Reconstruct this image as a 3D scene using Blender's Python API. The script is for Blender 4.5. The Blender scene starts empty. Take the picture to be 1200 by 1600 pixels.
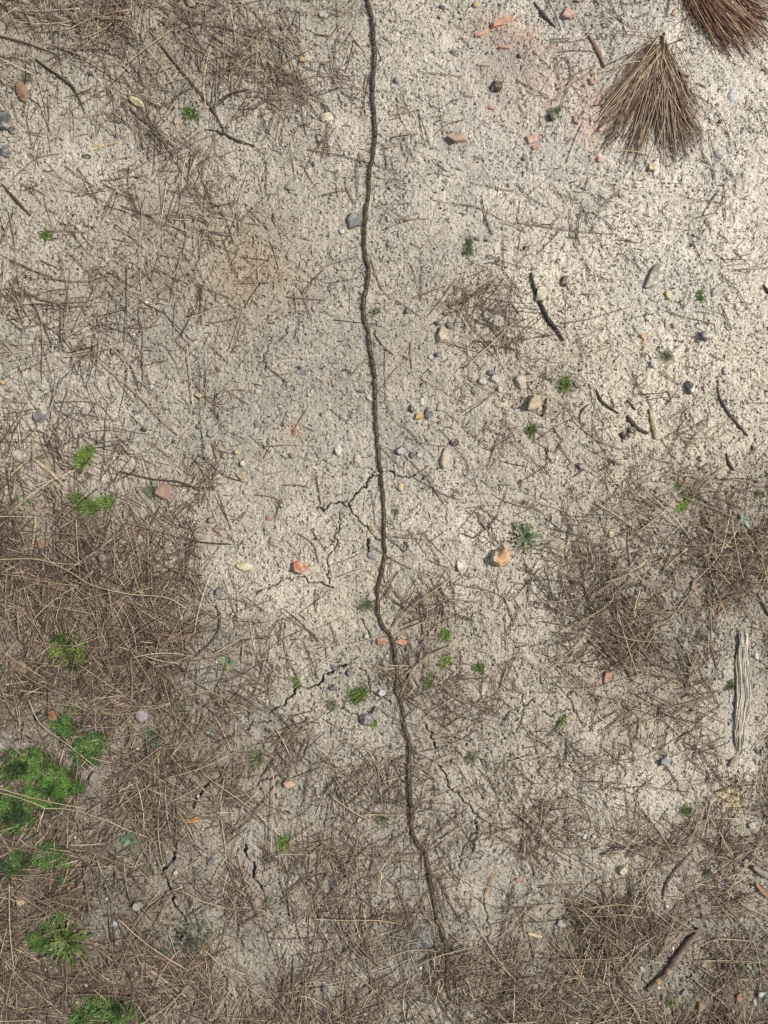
import bpy, math, random
import numpy as np

sc = bpy.context.scene
R = math.radians
# ---------------------------------------------------------------- camera, sky, sun, exposure
CAM_H = 1.35
cam_d = bpy.data.cameras.new('camera'); cam = bpy.data.objects.new('camera', cam_d)
sc.collection.objects.link(cam); sc.camera = cam
cam.location = (0, 0, CAM_H); cam.rotation_euler = (0, 0, 0)
cam_d.sensor_fit = 'VERTICAL'; cam_d.sensor_height = 36.0
cam_d.lens = 36.0 * CAM_H / 1.6
cam_d.clip_start = 0.02; cam_d.clip_end = 200

SUN_EL, SUN_AZ = R(50), R(12)          # azimuth measured from +x towards +y
w = bpy.data.worlds.new('World'); sc.world = w; w.use_nodes = True
nt = w.node_tree; bg = nt.nodes['Background']
sky = nt.nodes.new('ShaderNodeTexSky'); sky.sky_type = 'NISHITA'; sky.sun_disc = False
sky.sun_elevation = SUN_EL; sky.sun_rotation = R(90) - SUN_AZ
sky.dust_density = 2.5; sky.air_density = 1.0
hs = nt.nodes.new('ShaderNodeHueSaturation'); hs.inputs['Saturation'].default_value = 0.45   # thin white haze over the blue
nt.links.new(sky.outputs[0], hs.inputs['Color']); nt.links.new(hs.outputs[0], bg.inputs[0]); bg.inputs[1].default_value = 0.10
sl = bpy.data.lights.new('sun', 'SUN'); so = bpy.data.objects.new('sun', sl)
sc.collection.objects.link(so)
sl.energy = 4.0; sl.angle = R(4); sl.color = (1.0, 0.965, 0.90)
so.rotation_euler = (R(90) - SUN_EL, 0, SUN_AZ + R(90))
so.location = (3, 0.6, 4)
sc.view_settings.view_transform = 'Standard'; sc.view_settings.look = 'None'
sc.view_settings.exposure = 0.08; sc.view_settings.gamma = 1.0
sc.view_settings.use_curve_mapping = False
sc.cycles.max_bounces = 5; sc.cycles.diffuse_bounces = 3

# ---------------------------------------------------------------- helpers
rng = np.random.RandomState(7)
def W(px, py):
    """photo pixel -> metres on the ground (1 px = 1 mm there)"""
    return (np.asarray(px, float) - 600) * 0.001, (800 - np.asarray(py, float)) * 0.001
def lin(c):
    c = np.asarray(c, float) / 255.0
    return np.where(c <= 0.04045, c / 12.92, ((c + 0.055) / 1.055) ** 2.4)
def vnoise(X, Y, scale, seed):
    t = np.random.RandomState(seed).rand(256, 256)
    x = X / scale + 4000.37; y = Y / scale + 4000.71
    xi = np.floor(x).astype(int); yi = np.floor(y).astype(int)
    fx = x - xi; fy = y - yi
    fx = fx * fx * (3 - 2 * fx); fy = fy * fy * (3 - 2 * fy)
    a = t[xi & 255, yi & 255]; b = t[(xi + 1) & 255, yi & 255]
    c = t[xi & 255, (yi + 1) & 255]; d = t[(xi + 1) & 255, (yi + 1) & 255]
    return ((a * (1 - fx) + b * fx) * (1 - fy) + (c * (1 - fx) + d * fx) * fy) * 2 - 1
def fbm(X, Y, scale, seed, octv=3, gain=0.5):
    s = 0; a = 1; n = 0
    for k in range(octv):
        ca, sa = math.cos(k * 1.1 + seed), math.sin(k * 1.1 + seed)
        s = s + a * vnoise(X * ca - Y * sa, X * sa + Y * ca, scale / 2.03 ** k, seed * 17 + k); n += a; a *= gain
    return s / n
def gridmap(rows):
    g = np.array(rows, float)
    def f(px, py):
        x = np.clip(np.asarray(px, float) / 100 - 0.5, 0, 10.999); y = np.clip(np.asarray(py, float) / 100 - 0.5, 0, 14.999)
        xi = x.astype(int); yi = y.astype(int); fx = x - xi; fy = y - yi
        return (g[yi, xi] * (1 - fx) + g[yi, xi + 1] * fx) * (1 - fy) + (g[yi + 1, xi] * (1 - fx) + g[yi + 1, xi + 1] * fx) * fy
    return f
def build(name, V, F, mat, col=None, parent=None, smooth=False, loc=None):
    """V (n,3) metres, F (m,k) or list of such arrays, col (n,3) linear albedo"""
    V = np.asarray(V, np.float64)
    if loc is not None: V = V - np.asarray(loc)
    Fs = F if isinstance(F, list) else [F]
    me = bpy.data.meshes.new(name)
    me.vertices.add(len(V)); me.vertices.foreach_set('co', V.astype(np.float32).ravel())
    me.loops.add(sum(f.size for f in Fs)); me.loops.foreach_set('vertex_index', np.concatenate([f.ravel() for f in Fs]).astype(np.int32))
    n = sum(len(f) for f in Fs); me.polygons.add(n)
    tot = np.concatenate([np.full(len(f), f.shape[1]) for f in Fs]).astype(np.int32)
    me.polygons.foreach_set('loop_start', (np.cumsum(tot) - tot).astype(np.int32))
    me.polygons.foreach_set('loop_total', tot)
    if smooth: me.polygons.foreach_set('use_smooth', np.ones(n, bool))
    me.update(calc_edges=True)
    if col is not None:
        a = me.color_attributes.new('Col', 'FLOAT_COLOR', 'POINT')
        c = np.ones((len(V), 4), np.float32); c[:, :3] = col
        a.data.foreach_set('color', c.ravel())
    me.materials.append(mat)
    o = bpy.data.objects.new(name, me); sc.collection.objects.link(o)
    if loc is not None and parent is None: o.location = loc
    if parent is not None: o.parent = parent
    return o
def empty(name, loc):
    o = bpy.data.objects.new(name, None); sc.collection.objects.link(o); o.location = loc
    o.empty_display_size = 0.01; return o
REG = []                                                 # everything with a label: (object, base text, px, py, own landmark or None)
def tag(o, text, cat, group, px, py, fixed=False, own=None):
    o['category'] = cat
    if group: o['group'] = group
    REG.append([o, text, px, py, fixed, own])
def stuff(o, label, cat):
    o['label'] = label; o['category'] = cat; o['kind'] = 'stuff'
def tubes(P, rad, col, sides=3, flat=1.0, caps=True):
    """P (N,K,3), rad (N,K), col (N,3) or (N,K,3) -> V, F, C"""
    P = np.asarray(P, float); N, K, _ = P.shape
    T = np.gradient(P, axis=1); T /= np.linalg.norm(T, axis=2, keepdims=True) + 1e-12
    S = np.cross(T, np.array([0, 0, 1.0])); S /= np.linalg.norm(S, axis=2, keepdims=True) + 1e-9
    U = np.cross(S, T)
    th = (np.arange(sides) + 0.25) * 2 * math.pi / sides
    rad = np.broadcast_to(rad, (N, K))
    V = P[:, :, None, :] + rad[:, :, None, None] * (np.cos(th)[None, None, :, None] * S[:, :, None, :] + flat * np.sin(th)[None, None, :, None] * U[:, :, None, :])
    V = V.reshape(-1, 3)
    base = (np.arange(N)[:, None, None] * K * sides + np.arange(K - 1)[None, :, None] * sides)
    j = np.arange(sides)[None, None, :]; j2 = (j + 1) % sides
    F = np.stack([base + j, base + j2, base + sides + j2, base + sides + j], -1).reshape(-1, 4)[:, ::-1]
    col = np.asarray(col, float)
    if col.ndim == 2: col = np.repeat(col[:, None, :], K, 1)
    C = np.repeat(col[:, :, None, :], sides, 2).reshape(-1, 3)
    out = [F]
    if caps and sides >= 3:
        e = np.arange(N)[:, None] * K * sides + np.arange(sides)[None, :]
        out += [e, (e + (K - 1) * sides)[:, ::-1]]
    return V, out, C
def join(parts):
    V = []; C = []; F = {}; n = 0
    for v, f, c in parts:
        for a in (f if isinstance(f, list) else [f]): F.setdefault(a.shape[1], []).append(a + n)
        V.append(v); C.append(c); n += len(v)
    return np.concatenate(V), [np.concatenate(a) for a in F.values()], np.concatenate(C)
def leaves(base, ang, length, width, lift, droop, prof, col, K=6, fold=0.25, tipcol=1.0):
    """leaf blades: base (N,3), heading ang, V-folded across the midrib"""
    N = len(ang); t = np.linspace(0, 1, K)[None, :]
    ln = length[:, None]; d = t * ln
    hx = np.cos(ang)[:, None]; hy = np.sin(ang)[:, None]
    z = np.sin(lift)[:, None] * d - droop[:, None] * ln * t * t
    r = np.cos(lift)[:, None] * d
    mid = np.stack([base[:, 0:1] + hx * r, base[:, 1:2] + hy * r, base[:, 2:3] + z], -1)
    wd = width[:, None] * prof(t)
    side = np.stack([-hy + 0 * t, hx + 0 * t, np.zeros_like(d)], -1)
    L = mid + side * wd[..., None]; Rr = mid - side * wd[..., None]
    L[..., 2] += wd * fold; Rr[..., 2] += wd * fold
    V = np.stack([L, mid, Rr], 2).reshape(-1, 3)
    b = (np.arange(N)[:, None, None] * K * 3 + np.arange(K - 1)[None, :, None] * 3 + np.arange(2)[None, None, :])
    F = np.stack([b, b + 1, b + 4, b + 3], -1).reshape(-1, 4)
    C = np.repeat(col[:, None, :], K * 3, 1).reshape(N, K, 3, 3).copy()
    C *= (1 + (tipcol - 1) * t)[:, :, None, None]
    C[:, :, 1] *= 0.85
    return V, [F], C.reshape(-1, 3)
_UV = {}
def icos(level):
    if level not in _UV:
        import bmesh
        bm = bmesh.new(); bmesh.ops.create_icosphere(bm, subdivisions=level, radius=1)
        V = np.array([v.co[:] for v in bm.verts]); F = np.array([[v.index for v in f.verts] for f in bm.faces]); bm.free()
        _UV[level] = (V, F)
    return _UV[level]

# ---------------------------------------------------------------- materials (all read the mesh's own albedo)
def material(name, rough=0.8, spec=0.3, bump=0.0, bscale=600, noise=0.0, nscale=500, transl=0.0):
    m = bpy.data.materials.new(name); m.use_nodes = True; t = m.node_tree; N = t.nodes; L = t.links
    p = N['Principled BSDF']; p.inputs['Roughness'].default_value = rough
    p.inputs['Specular IOR Level'].default_value = spec
    at = N.new('ShaderNodeVertexColor'); at.layer_name = 'Col'; src = at.outputs[0]
    tc = N.new('ShaderNodeTexCoord')
    if noise:
        n = N.new('ShaderNodeTexNoise'); n.inputs['Scale'].default_value = nscale; n.inputs['Detail'].default_value = 3
        L.new(tc.outputs['Object'], n.inputs['Vector'])
        mr = N.new('ShaderNodeMapRange'); mr.inputs[1].default_value = 0.3; mr.inputs[2].default_value = 0.7
        mr.inputs[3].default_value = 1 - noise; mr.inputs[4].default_value = 1 + noise; L.new(n.outputs[0], mr.inputs[0])
        mu = N.new('ShaderNodeVectorMath'); mu.operation = 'SCALE'
        L.new(src, mu.inputs[0]); L.new(mr.outputs[0], mu.inputs['Scale']); src = mu.outputs[0]
    L.new(src, p.inputs['Base Color'])
    if bump:
        n = N.new('ShaderNodeTexNoise'); n.inputs['Scale'].default_value = bscale; n.inputs['Detail'].default_value = 4
        L.new(tc.outputs['Object'], n.inputs['Vector'])
        b = N.new('ShaderNodeBump'); b.inputs['Strength'].default_value = 1.0; b.inputs['Distance'].default_value = bump
        L.new(n.outputs[0], b.inputs['Height']); L.new(b.outputs[0], p.inputs['Normal'])
    if transl:
        tr = N.new('ShaderNodeBsdfTranslucent'); mx = N.new('ShaderNodeMixShader'); mx.inputs[0].default_value = transl
        L.new(src, tr.inputs[0]); L.new(p.outputs[0], mx.inputs[1]); L.new(tr.outputs[0], mx.inputs[2])
        L.new(mx.outputs[0], N['Material Output'].inputs[0])
    return m
M_stone = material('stone', 0.75, 0.35, 0.0012, 350, 0.22, 260)
M_brick = material('brick', 0.9, 0.15, 0.0010, 700, 0.18, 500)
M_needle = material('dry_needle', 0.55, 0.35, 0, 0, 0.18, 90)
M_frag = material('litter', 0.85, 0.2)
M_wood = material('wood', 0.8, 0.25, 0.0012, 500, 0.3, 300)
M_leaf = material('leaf', 0.5, 0.4, 0, 0, 0.15, 300, 0.25)
M_cat = material('caterpillar_skin', 0.6, 0.3, 0, 0)
M_hair = material('caterpillar_hair', 0.5, 0.4)
M_dry = material('dry_leaf', 0.8, 0.2, 0.0006, 400, 0.2, 250)

# ground: albedo attribute x fine procedural grit
M_ground = bpy.data.materials.new('soil'); M_ground.use_nodes = True
def _soil():
    t = M_ground.node_tree; N = t.nodes; L = t.links; p = N['Principled BSDF']
    p.inputs['Roughness'].default_value = 0.95; p.inputs['Specular IOR Level'].default_value = 0.1
    tc = N.new('ShaderNodeTexCoord'); at = N.new('ShaderNodeVertexColor'); at.layer_name = 'Col'
    def noise(scale, detail=4, rough=0.6, typ=None):
        n = N.new('ShaderNodeTexNoise'); n.inputs['Scale'].default_value = scale
        n.inputs['Detail'].default_value = detail; n.inputs['Roughness'].default_value = rough
        L.new(tc.outputs['Object'], n.inputs['Vector']); return n.outputs[0]
    def rng_(src, a, b, c, d):
        m = N.new('ShaderNodeMapRange'); m.inputs[1].default_value = a; m.inputs[2].default_value = b
        m.inputs[3].default_value = c; m.inputs[4].default_value = d; L.new(src, m.inputs[0]); return m.outputs[0]
    def mul(a, b):
        m = N.new('ShaderNodeMath'); m.operation = 'MULTIPLY'; L.new(a, m.inputs[0]); L.new(b, m.inputs[1]); return m.outputs[0]
    f = rng_(noise(420, 3, 0.7), 0.33, 0.67, 0.66, 1.30)
    g = rng_(noise(60, 4, 0.6), 0.3, 0.7, 0.88, 1.1)
    v = N.new('ShaderNodeTexVoronoi'); v.inputs['Scale'].default_value = 230; L.new(tc.outputs['Object'], v.inputs['Vector'])
    sep = N.new('ShaderNodeSeparateColor'); L.new(v.outputs['Color'], sep.inputs[0])
    dot = rng_(v.outputs['Distance'], 0.16, 0.30, 1, 0)            # dark grit grain in some cells
    pick = rng_(sep.outputs[0], 0.74, 0.76, 0, 1)
    dk = rng_(mul(dot, pick), 0, 1, 1.0, 0.34)
    pick2 = rng_(sep.outputs[1], 0.86, 0.88, 0, 1)
    lt = rng_(mul(dot, pick2), 0, 1, 1.0, 1.5)
    k = mul(mul(f, g), mul(dk, lt))
    s = N.new('ShaderNodeVectorMath'); s.operation = 'SCALE'; L.new(at.outputs[0], s.inputs[0]); L.new(k, s.inputs['Scale'])
    L.new(s.outputs[0], p.inputs['Base Color'])
    b = N.new('ShaderNodeBump'); b.inputs['Strength'].default_value = 0.9; b.inputs['Distance'].default_value = 0.0022
    L.new(noise(620, 3, 0.7), b.inputs['Height']); L.new(b.outputs[0], p.inputs['Normal'])
_soil()

# ---------------------------------------------------------------- maps of the place (100 mm cells)
DENS = gridmap([
 [5,5,5,4,3,1,1,1,2,2,1,1],
 [3,3,4,5,4,2,1,1,2,2,1,1],
 [2,2,3,3,1,1,1,1,1,1,1,1],
 [2,2,3,3,2,1,.5,.5,1,1,1,1],
 [3,3,3,2,1.5,1,1,4,3,1,1,1],
 [2,3,3,2,1,1,1,3,3,1,1,1],
 [3,2.6,2.2,2,1,1,1,2,3,4,2,1],
 [5.2,5,3.5,1.6,1,1,1,1,2,4,4,5],
 [9,8.5,6.5,3.5,1.2,1,2,1,2.2,5,6.5,7],
 [9,8,7.5,4.5,1.6,2,4.5,3,3.6,6,6.5,5],
 [9,7.5,8,6,3,2,5,4,3,6,5,3],
 [6,6,7,6,3,2,3,3,3,3,3,2],
 [6,7,8,5,5,4,3,4,4,3,2,3],
 [7,8,6,4,4,5,3,3,5,4,5,5],
 [8,8,6,4,4,6,4,3,7,8,6,7],
 [8,8,6,4,5,5,5,5,7,7,7,8]])
BRI = gridmap([
 [150,150,145,145,155,170,185,185,180,185,190,195],
 [165,165,160,160,170,180,190,190,180,185,195,200],
 [180,180,170,170,175,180,185,185,185,190,200,205],
 [175,170,165,160,160,170,180,190,195,200,205,205],
 [165,160,155,150,150,165,175,185,195,200,200,200],
 [165,165,160,155,155,160,170,175,185,195,200,200],
 [175,175,170,160,160,165,170,175,180,190,195,195],
 [165,165,170,170,175,175,178,180,185,180,180,175],
 [110,120,150,180,185,185,185,190,190,170,150,150],
 [100,130,120,165,180,180,160,180,185,150,150,160],
 [110,130,120,140,165,165,150,165,180,165,165,180],
 [110,120,120,130,155,165,155,165,175,180,185,190],
 [100,110,110,140,145,155,155,160,170,185,190,180],
 [110,100,120,140,145,150,150,160,165,170,170,165],
 [100,100,130,140,145,135,140,155,140,130,145,140],
 [100,110,125,130,135,140,140,140,130,125,125,120]])

# polylines in photo pixels: points, half width mm, depth mm
CRACKS = [
 ([(503,797),(520,787),(545,790),(560,770),(575,748),(590,743),(628,746),(650,742)], 1.2, 9),
 ([(465,715),(500,720),(530,727),(552,731),(588,742)], 0.8, 3),
 ([(545,790),(556,806),(566,820),(580,834),(594,843)], .95, 6),
 ([(400,928),(425,915),(455,907),(478,904),(500,910),(520,918)], 1.3, 6),
 ([(530,800),(525,833),(522,860),(512,885),(510,900),(514,912)], .9, 6),
 ([(425,1120),(440,1104),(456,1088),(460,1079),(480,1077),(500,1068),(518,1052),(540,1040)], 2.0, 10),
 ([(385,1142),(410,1128),(428,1118)], 1.3, 6),
 ([(458,1083),(464,1068)], 1.2, 6),
 ([(660,1130),(668,1140),(675,1155),(684,1172)], 1.5, 7),
 ([(685,1195),(694,1206),(700,1222),(712,1236),(718,1243),(735,1256),(744,1275),(742,1300),(738,1330)], 1.3, 8),
 ([(560,1045),(575,1060),(585,1085),(610,1098)], 1.1, 5),
 ([(333,1222),(318,1230),(306,1243),(301,1262)], 2.3, 11),
 ([(275,1318),(272,1342),(262,1358),(252,1372),(262,1388),(272,1402),(278,1425),(281,1470)], 2.7, 12),
 ([(383,1322),(388,1345),(397,1360),(402,1382),(410,1394)], 2.4, 11),
 ([(345,1524),(352,1545),(360,1560)], 2.1, 9),
 ([(400,1230),(412,1220),(432,1214),(455,1225)], 1.2, 6),
 ([(530,1108),(545,1115),(560,1122),(572,1132)], 1.4, 7),
 ([(563,968),(573,985),(578,996)], 0.9, 4),
 ([(890,1080),(893,1098),(898,1112),(903,1122),(918,1133),(926,1141)], 1.0, 5),
 ([(845,1113),(868,1112),(888,1108)], 1.0, 5),
 ([(806,1142),(814,1118),(816,1100),(835,1090)], 1.0, 5),
 ([(450,510),(440,530),(418,541),(413,560),(415,580)], 0.9, 4),
 ([(55,640),(68,618),(90,603),(104,585),(130,587)], 0.8, 3),
 ([(575,843),(576,862)], 2.2, 8),
 ([(745,1280),(725,1320),(718,1355)], 0.9, 4),
 ([(756,1405),(760,1440),(740,1480)], 0.9, 4),
 ([(495,795),(505,798)], 2.5, 6),
 ([(0,1150),(20,1160)], 1.0, 3),
 ([(560,895),(600,890)], .6, 2),
 ([(670,735),(690,730)], .8, 3),
]
GROOVES = [([(640,225),(800,262),(1010,330)], 3, 1.0), ([(800,345),(900,362),(960,368)], 2.5, 1.0), ([(470,232),(560,250)], 2.5, .8),
           ([(430,560),(560,600)], 2.5, .6), ([(790,290),(960,330),(1100,380)], 4, 1.0)]
GROOVES += [([(600 + 17 * k + 40 * ((k * 7) % 5), 210 + 21 * k), (860 + 30 * ((k * 3) % 4), 262 + 19 * k), (1040 + 25 * (k % 3), 312 + 17 * k)], 1.4 + .5 * (k % 3), 1.1) for k in range(7)]
GROOVES += [([(610 + 9 * k, 20 + 24 * k), (690 + 9 * k, 70 + 24 * k)], 1.3, 1.0) for k in range(5)] + [([(420, 215 + 25 * k), (560, 250 + 26 * k)], 1.3, .8) for k in range(4)]
def jag(pts, amp, seed, n=3):
    P = np.array(pts, float); r = np.random.RandomState(seed)
    for _ in range(n):
        Q = [P[0]]
        for a, b in zip(P[:-1], P[1:]):
            d = b - a; l = np.hypot(*d)
            m = (a + b) / 2 + np.array([-d[1], d[0]]) * (r.rand() - .5) * amp
            if l > 3: Q.append(m)
            Q.append(b)
        P = np.array(Q)
    return P
def polydist(X, Y, P):
    D = np.full(X.shape, 1e9)
    for a, b in zip(P[:-1], P[1:]):
        d = b - a; l2 = (d ** 2).sum() + 1e-18
        t = np.clip(((X - a[0]) * d[0] + (Y - a[1]) * d[1]) / l2, 0, 1)
        D = np.minimum(D, np.hypot(X - a[0] - t * d[0], Y - a[1] - t * d[1]))
    return D

CAT = np.array([(574,-30),(575,0),(581,25),(584,60),(585,90),(584,120),(583,150),(585,178),(587,205),(583,235),(578,265),(577,295),(573,320),(571,350),(569,380),(573,405),(576,430),(572,455),(569,480),(571,505),(576,525),(581,560),(586,600),(586,640),(588,670),(592,715),(595,745),(600,770),(600,800),(600,835),(601,860),(600,880),(594,900),(590,925),(592,960),(600,980),(611,995),(617,1020),(620,1050),(622,1080),(628,1105),(634,1140),(640,1170),(638,1200),(641,1235),(643,1270),(642,1290),(650,1312),(664,1330),(668,1350),(673,1380),(680,1420),(686,1445),(693,1460),(697,1490),(700,1510),(698,1535),(701,1552),(705,1566)], float)

# ---------------------------------------------------------------- ground: one displaced sheet, fine under the frame, coarse out to the horizon
ST = 0.0010
def axis(half):
    a = np.arange(-half, half + ST / 2, ST); o = []; s = ST; x = a[-1]
    while x < 40: s *= 1.06 if x < half + .45 else 1.3; x += s; o.append(x)
    o = np.array(o); return np.concatenate([-o[::-1], a, o]), len(o)
gx, nx0 = axis(0.66); gy, ny0 = axis(0.87)
GX, GY = np.meshgrid(gx, gy)
PX = GX * 1000 + 600; PY = 800 - GY * 1000
INN = np.clip((0.88 - np.abs(GX)) / 0.2, 0, 1) * np.clip((1.09 - np.abs(GY)) / 0.2, 0, 1)
def h_low(X, Y):
    return 0.010 * fbm(X, Y, 0.35, 3, 2) + 0.0044 * fbm(X, Y, 0.07, 5, 2) + 0.0014 * fbm(X, Y, .03, 12, 2)
HL = h_low(GX, GY)
WXD = 95 * fbm(GX, GY, .16, 64, 4, .7); WYD = 95 * fbm(GX, GY, .16, 65, 4, .7)
dens_g = DENS(PX + WXD, PY + WYD)
rough2 = np.clip(.75 + 1.3 * fbm(GX, GY, 0.11, 23, 3), .1, 1.6)
rough = 1.0 + 0.5 * fbm(GX, GY, 0.15, 21, 2)
n1 = fbm(GX, GY, 0.014, 8, 3); n2 = vnoise(GX, GY, 0.0038, 31); n3 = vnoise(GX, GY, 0.0062, 44)
H = HL + INN * (0.0009 * n1 * rough - 0.0009 * np.clip(n3 - 0.35, 0, 1) * 2 + 0.0008 * n2 * rough + 0.0009 * rough2 * np.clip(fbm(GX, GY, .0075, 66, 2) * 2.2, -.3, .8) + 0.00045 * rng.randn(*GX.shape))
# fine pock marks all over the crust
pk = vnoise(GX, GY, 0.0026, 77); pm = np.clip(fbm(GX, GY, 0.09, 52, 2) + .55, 0, 1)
H -= INN * 0.0040 * np.clip(pk - 0.42, 0, 1) * pm * 1.6
pk2 = vnoise(GX + .3, GY, 0.0048, 79); H -= INN * 0.0040 * np.clip(pk2 - 0.5, 0, 1) * (1.2 - pm)
for k, (pts, hw, dp) in enumerate(CRACKS + GROOVES):
    isg = k >= len(CRACKS)
    P = jag(pts, 0.06 if isg else 0.6, 100 + k, 3 if not isg else 1)
    x, y = W(P[:, 0], P[:, 1]); P = np.stack([x, y], 1)
    m = 0.02; i0, i1 = np.searchsorted(gx, [x.min() - m, x.max() + m]); j0, j1 = np.searchsorted(gy, [y.min() - m, y.max() + m])
    D = polydist(GX[j0:j1, i0:i1], GY[j0:j1, i0:i1], P) * 1000
    wv = hw * (1 + 0.5 * vnoise(GX[j0:j1, i0:i1], GY[j0:j1, i0:i1], 0.007, k))
    if isg: H[j0:j1, i0:i1] -= dp * 1e-3 * np.exp(-(D / wv) ** 2)
    else:
        H[j0:j1, i0:i1] -= dp * 1e-3 * 1.4 * np.clip(1.9 * (1.12 - D / (wv * .80)), 0, 1)
        H[j0:j1, i0:i1] += 0.0008 * np.exp(-((D - 4) / 3) ** 2)
def sampler(A):
    xs = gx; ys = gy
    def f(x, y):
        i = np.clip(np.searchsorted(xs, x) - 1, 0, len(xs) - 2); j = np.clip(np.searchsorted(ys, y) - 1, 0, len(ys) - 2)
        fx = (x - xs[i]) / (xs[i + 1] - xs[i]); fy = (y - ys[j]) / (ys[j + 1] - ys[j])
        return (A[j, i] * (1 - fx) + A[j, i + 1] * fx) * (1 - fy) + (A[j + 1, i] * (1 - fx) + A[j + 1, i + 1] * fx) * fy
    return f
Hf = sampler(H)
# albedo
wx_ = 85 * fbm(GX, GY, .14, 62, 4, .7); wy_ = 85 * fbm(GX, GY, .14, 63, 4, .7)
bri = BRI(PX + wx_, PY + wy_); bri = np.where(bri < 172, bri + (172 - bri) * .46, bri) + 10 * fbm(GX, GY, 0.09, 61, 5, .7)
crust = np.clip(fbm(GX, GY, .045, 68, 4, .6) * 2, -1, 1); yel = fbm(GX, GY, .2, 69, 3)
cool = np.clip((PX - 450) / 400, 0, 1) * np.clip((560 - PY) / 300, 0, 1)
G = 1.13 * lin(bri) * (1 + .10 * crust)
tint = np.stack([G * 1.0, G * (0.893 - .008 * yel + .02 * cool), G * (0.735 - .035 * yel + .055 * cool)], -1)
wm = np.clip((dens_g * (1 + 1.0 * fbm(GX, GY, 0.075, 33, 3)) - 3) / 6, 0, 1)[..., None]                       # humus stained soil under the litter
tint = tint * (1 - wm) + tint * np.array([0.80, 0.74, 0.69]) * wm
def stain(cx, cy, rx, ry, c, a, seed):
    d = np.hypot((PX - cx) / rx, (PY - cy) / ry) + 0.8 * fbm(GX, GY, 0.035, seed, 5, .75)
    k = np.clip(1.15 - d, 0, 1)[..., None] * a
    tint[:] = tint * (1 - k) + lin(c) * k
stain(850, 130, 110, 95, (214,182,162), .34, 71); stain(925, 190, 36, 70, (210,168,146), .32, 72); stain(820, 60, 30, 30, (196,150,124), .3, 83); stain(860, 75, 14, 16, (150,98,78), .5, 84)
stain(770, 45, 70, 30, (210,178,155), .35, 73); stain(640, 1480, 42, 50, (128,132,132), .95, 74)
stain(1040, 460, 120, 90, (200,198,190), .3, 75); stain(1140, 1245, 30, 26, (215,195,150), .7, 76)
stain(385, 420, 95, 110, (160,140,112), .6, 77); stain(300, 1455, 30, 30, (130,132,118), .6, 78)
stain(800, 95, 45, 40, (150,140,132), .4, 79); stain(460, 672, 14, 14, (190,130,95), .5, 80)
stain(210, 430, 130, 70, (146,128,104), .5, 81); stain(230, 330, 100, 50, (140,125,105), .35, 82)
nxg, nyg = len(gx), len(gy)
I = (np.arange(nyg - 1)[:, None] * nxg + np.arange(nxg - 1)[None, :])
F = np.stack([I, I + 1, I + nxg + 1, I + nxg], -1).reshape(-1, 4)
g = build('ground', np.stack([GX, GY, H], -1).reshape(-1, 3), F, M_ground, tint.reshape(-1, 3))
g['kind'] = 'structure'; g['label'] = 'dry pale sandy soil with cracks and pitted crust'

# ---------------------------------------------------------------- caterpillar procession
def spline(P, step=0.5):
    """Catmull-Rom through P, resampled at equal arc length"""
    P = np.asarray(P, float)
    if len(P) == 2: Q = P[0] + (P[1] - P[0]) * np.linspace(0, 1, 20)[:, None]
    else:
        E = np.vstack([2 * P[0] - P[1], P, 2 * P[-1] - P[-2]]); Q = []
        for i in range(1, len(E) - 2):
            t = np.linspace(0, 1, 14, endpoint=False)[:, None]
            a, b, c, d = E[i - 1], E[i], E[i + 1], E[i + 2]
            Q.append(.5 * (2 * b + (c - a) * t + (2 * a - 5 * b + 4 * c - d) * t * t + (3 * b - a - 3 * c + d) * t ** 3))
        Q = np.vstack(Q + [P[-1:]])
    s = np.concatenate([[0], np.cumsum(np.hypot(*np.diff(Q[:, :2], axis=0).T))])
    n = max(2, int(round(s[-1] / step)) + 1); t = np.linspace(0, s[-1], n)
    return np.stack([np.interp(t, s, Q[:, k]) for k in range(Q.shape[1])], 1)
ORD = {1:'first',2:'second',3:'third'}
def ordinal(n):
    return str(n) + ('th' if 10 <= n % 100 <= 20 else {1:'st',2:'nd',3:'rd'}.get(n % 10, 'th'))
path = spline(CAT, 0.2); path[:, 0] += 0.6 * np.interp(path[:, 1], np.arange(-30, 1600, 9), np.random.RandomState(3).randn(182))
px_, py_ = W(path[:, 0], path[:, 1]); s_al = np.arange(len(path)) * 0.2
pos = 0.0; cid = 0; total = s_al[-1]
rc = np.random.RandomState(11)
cat_pos = []
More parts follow.
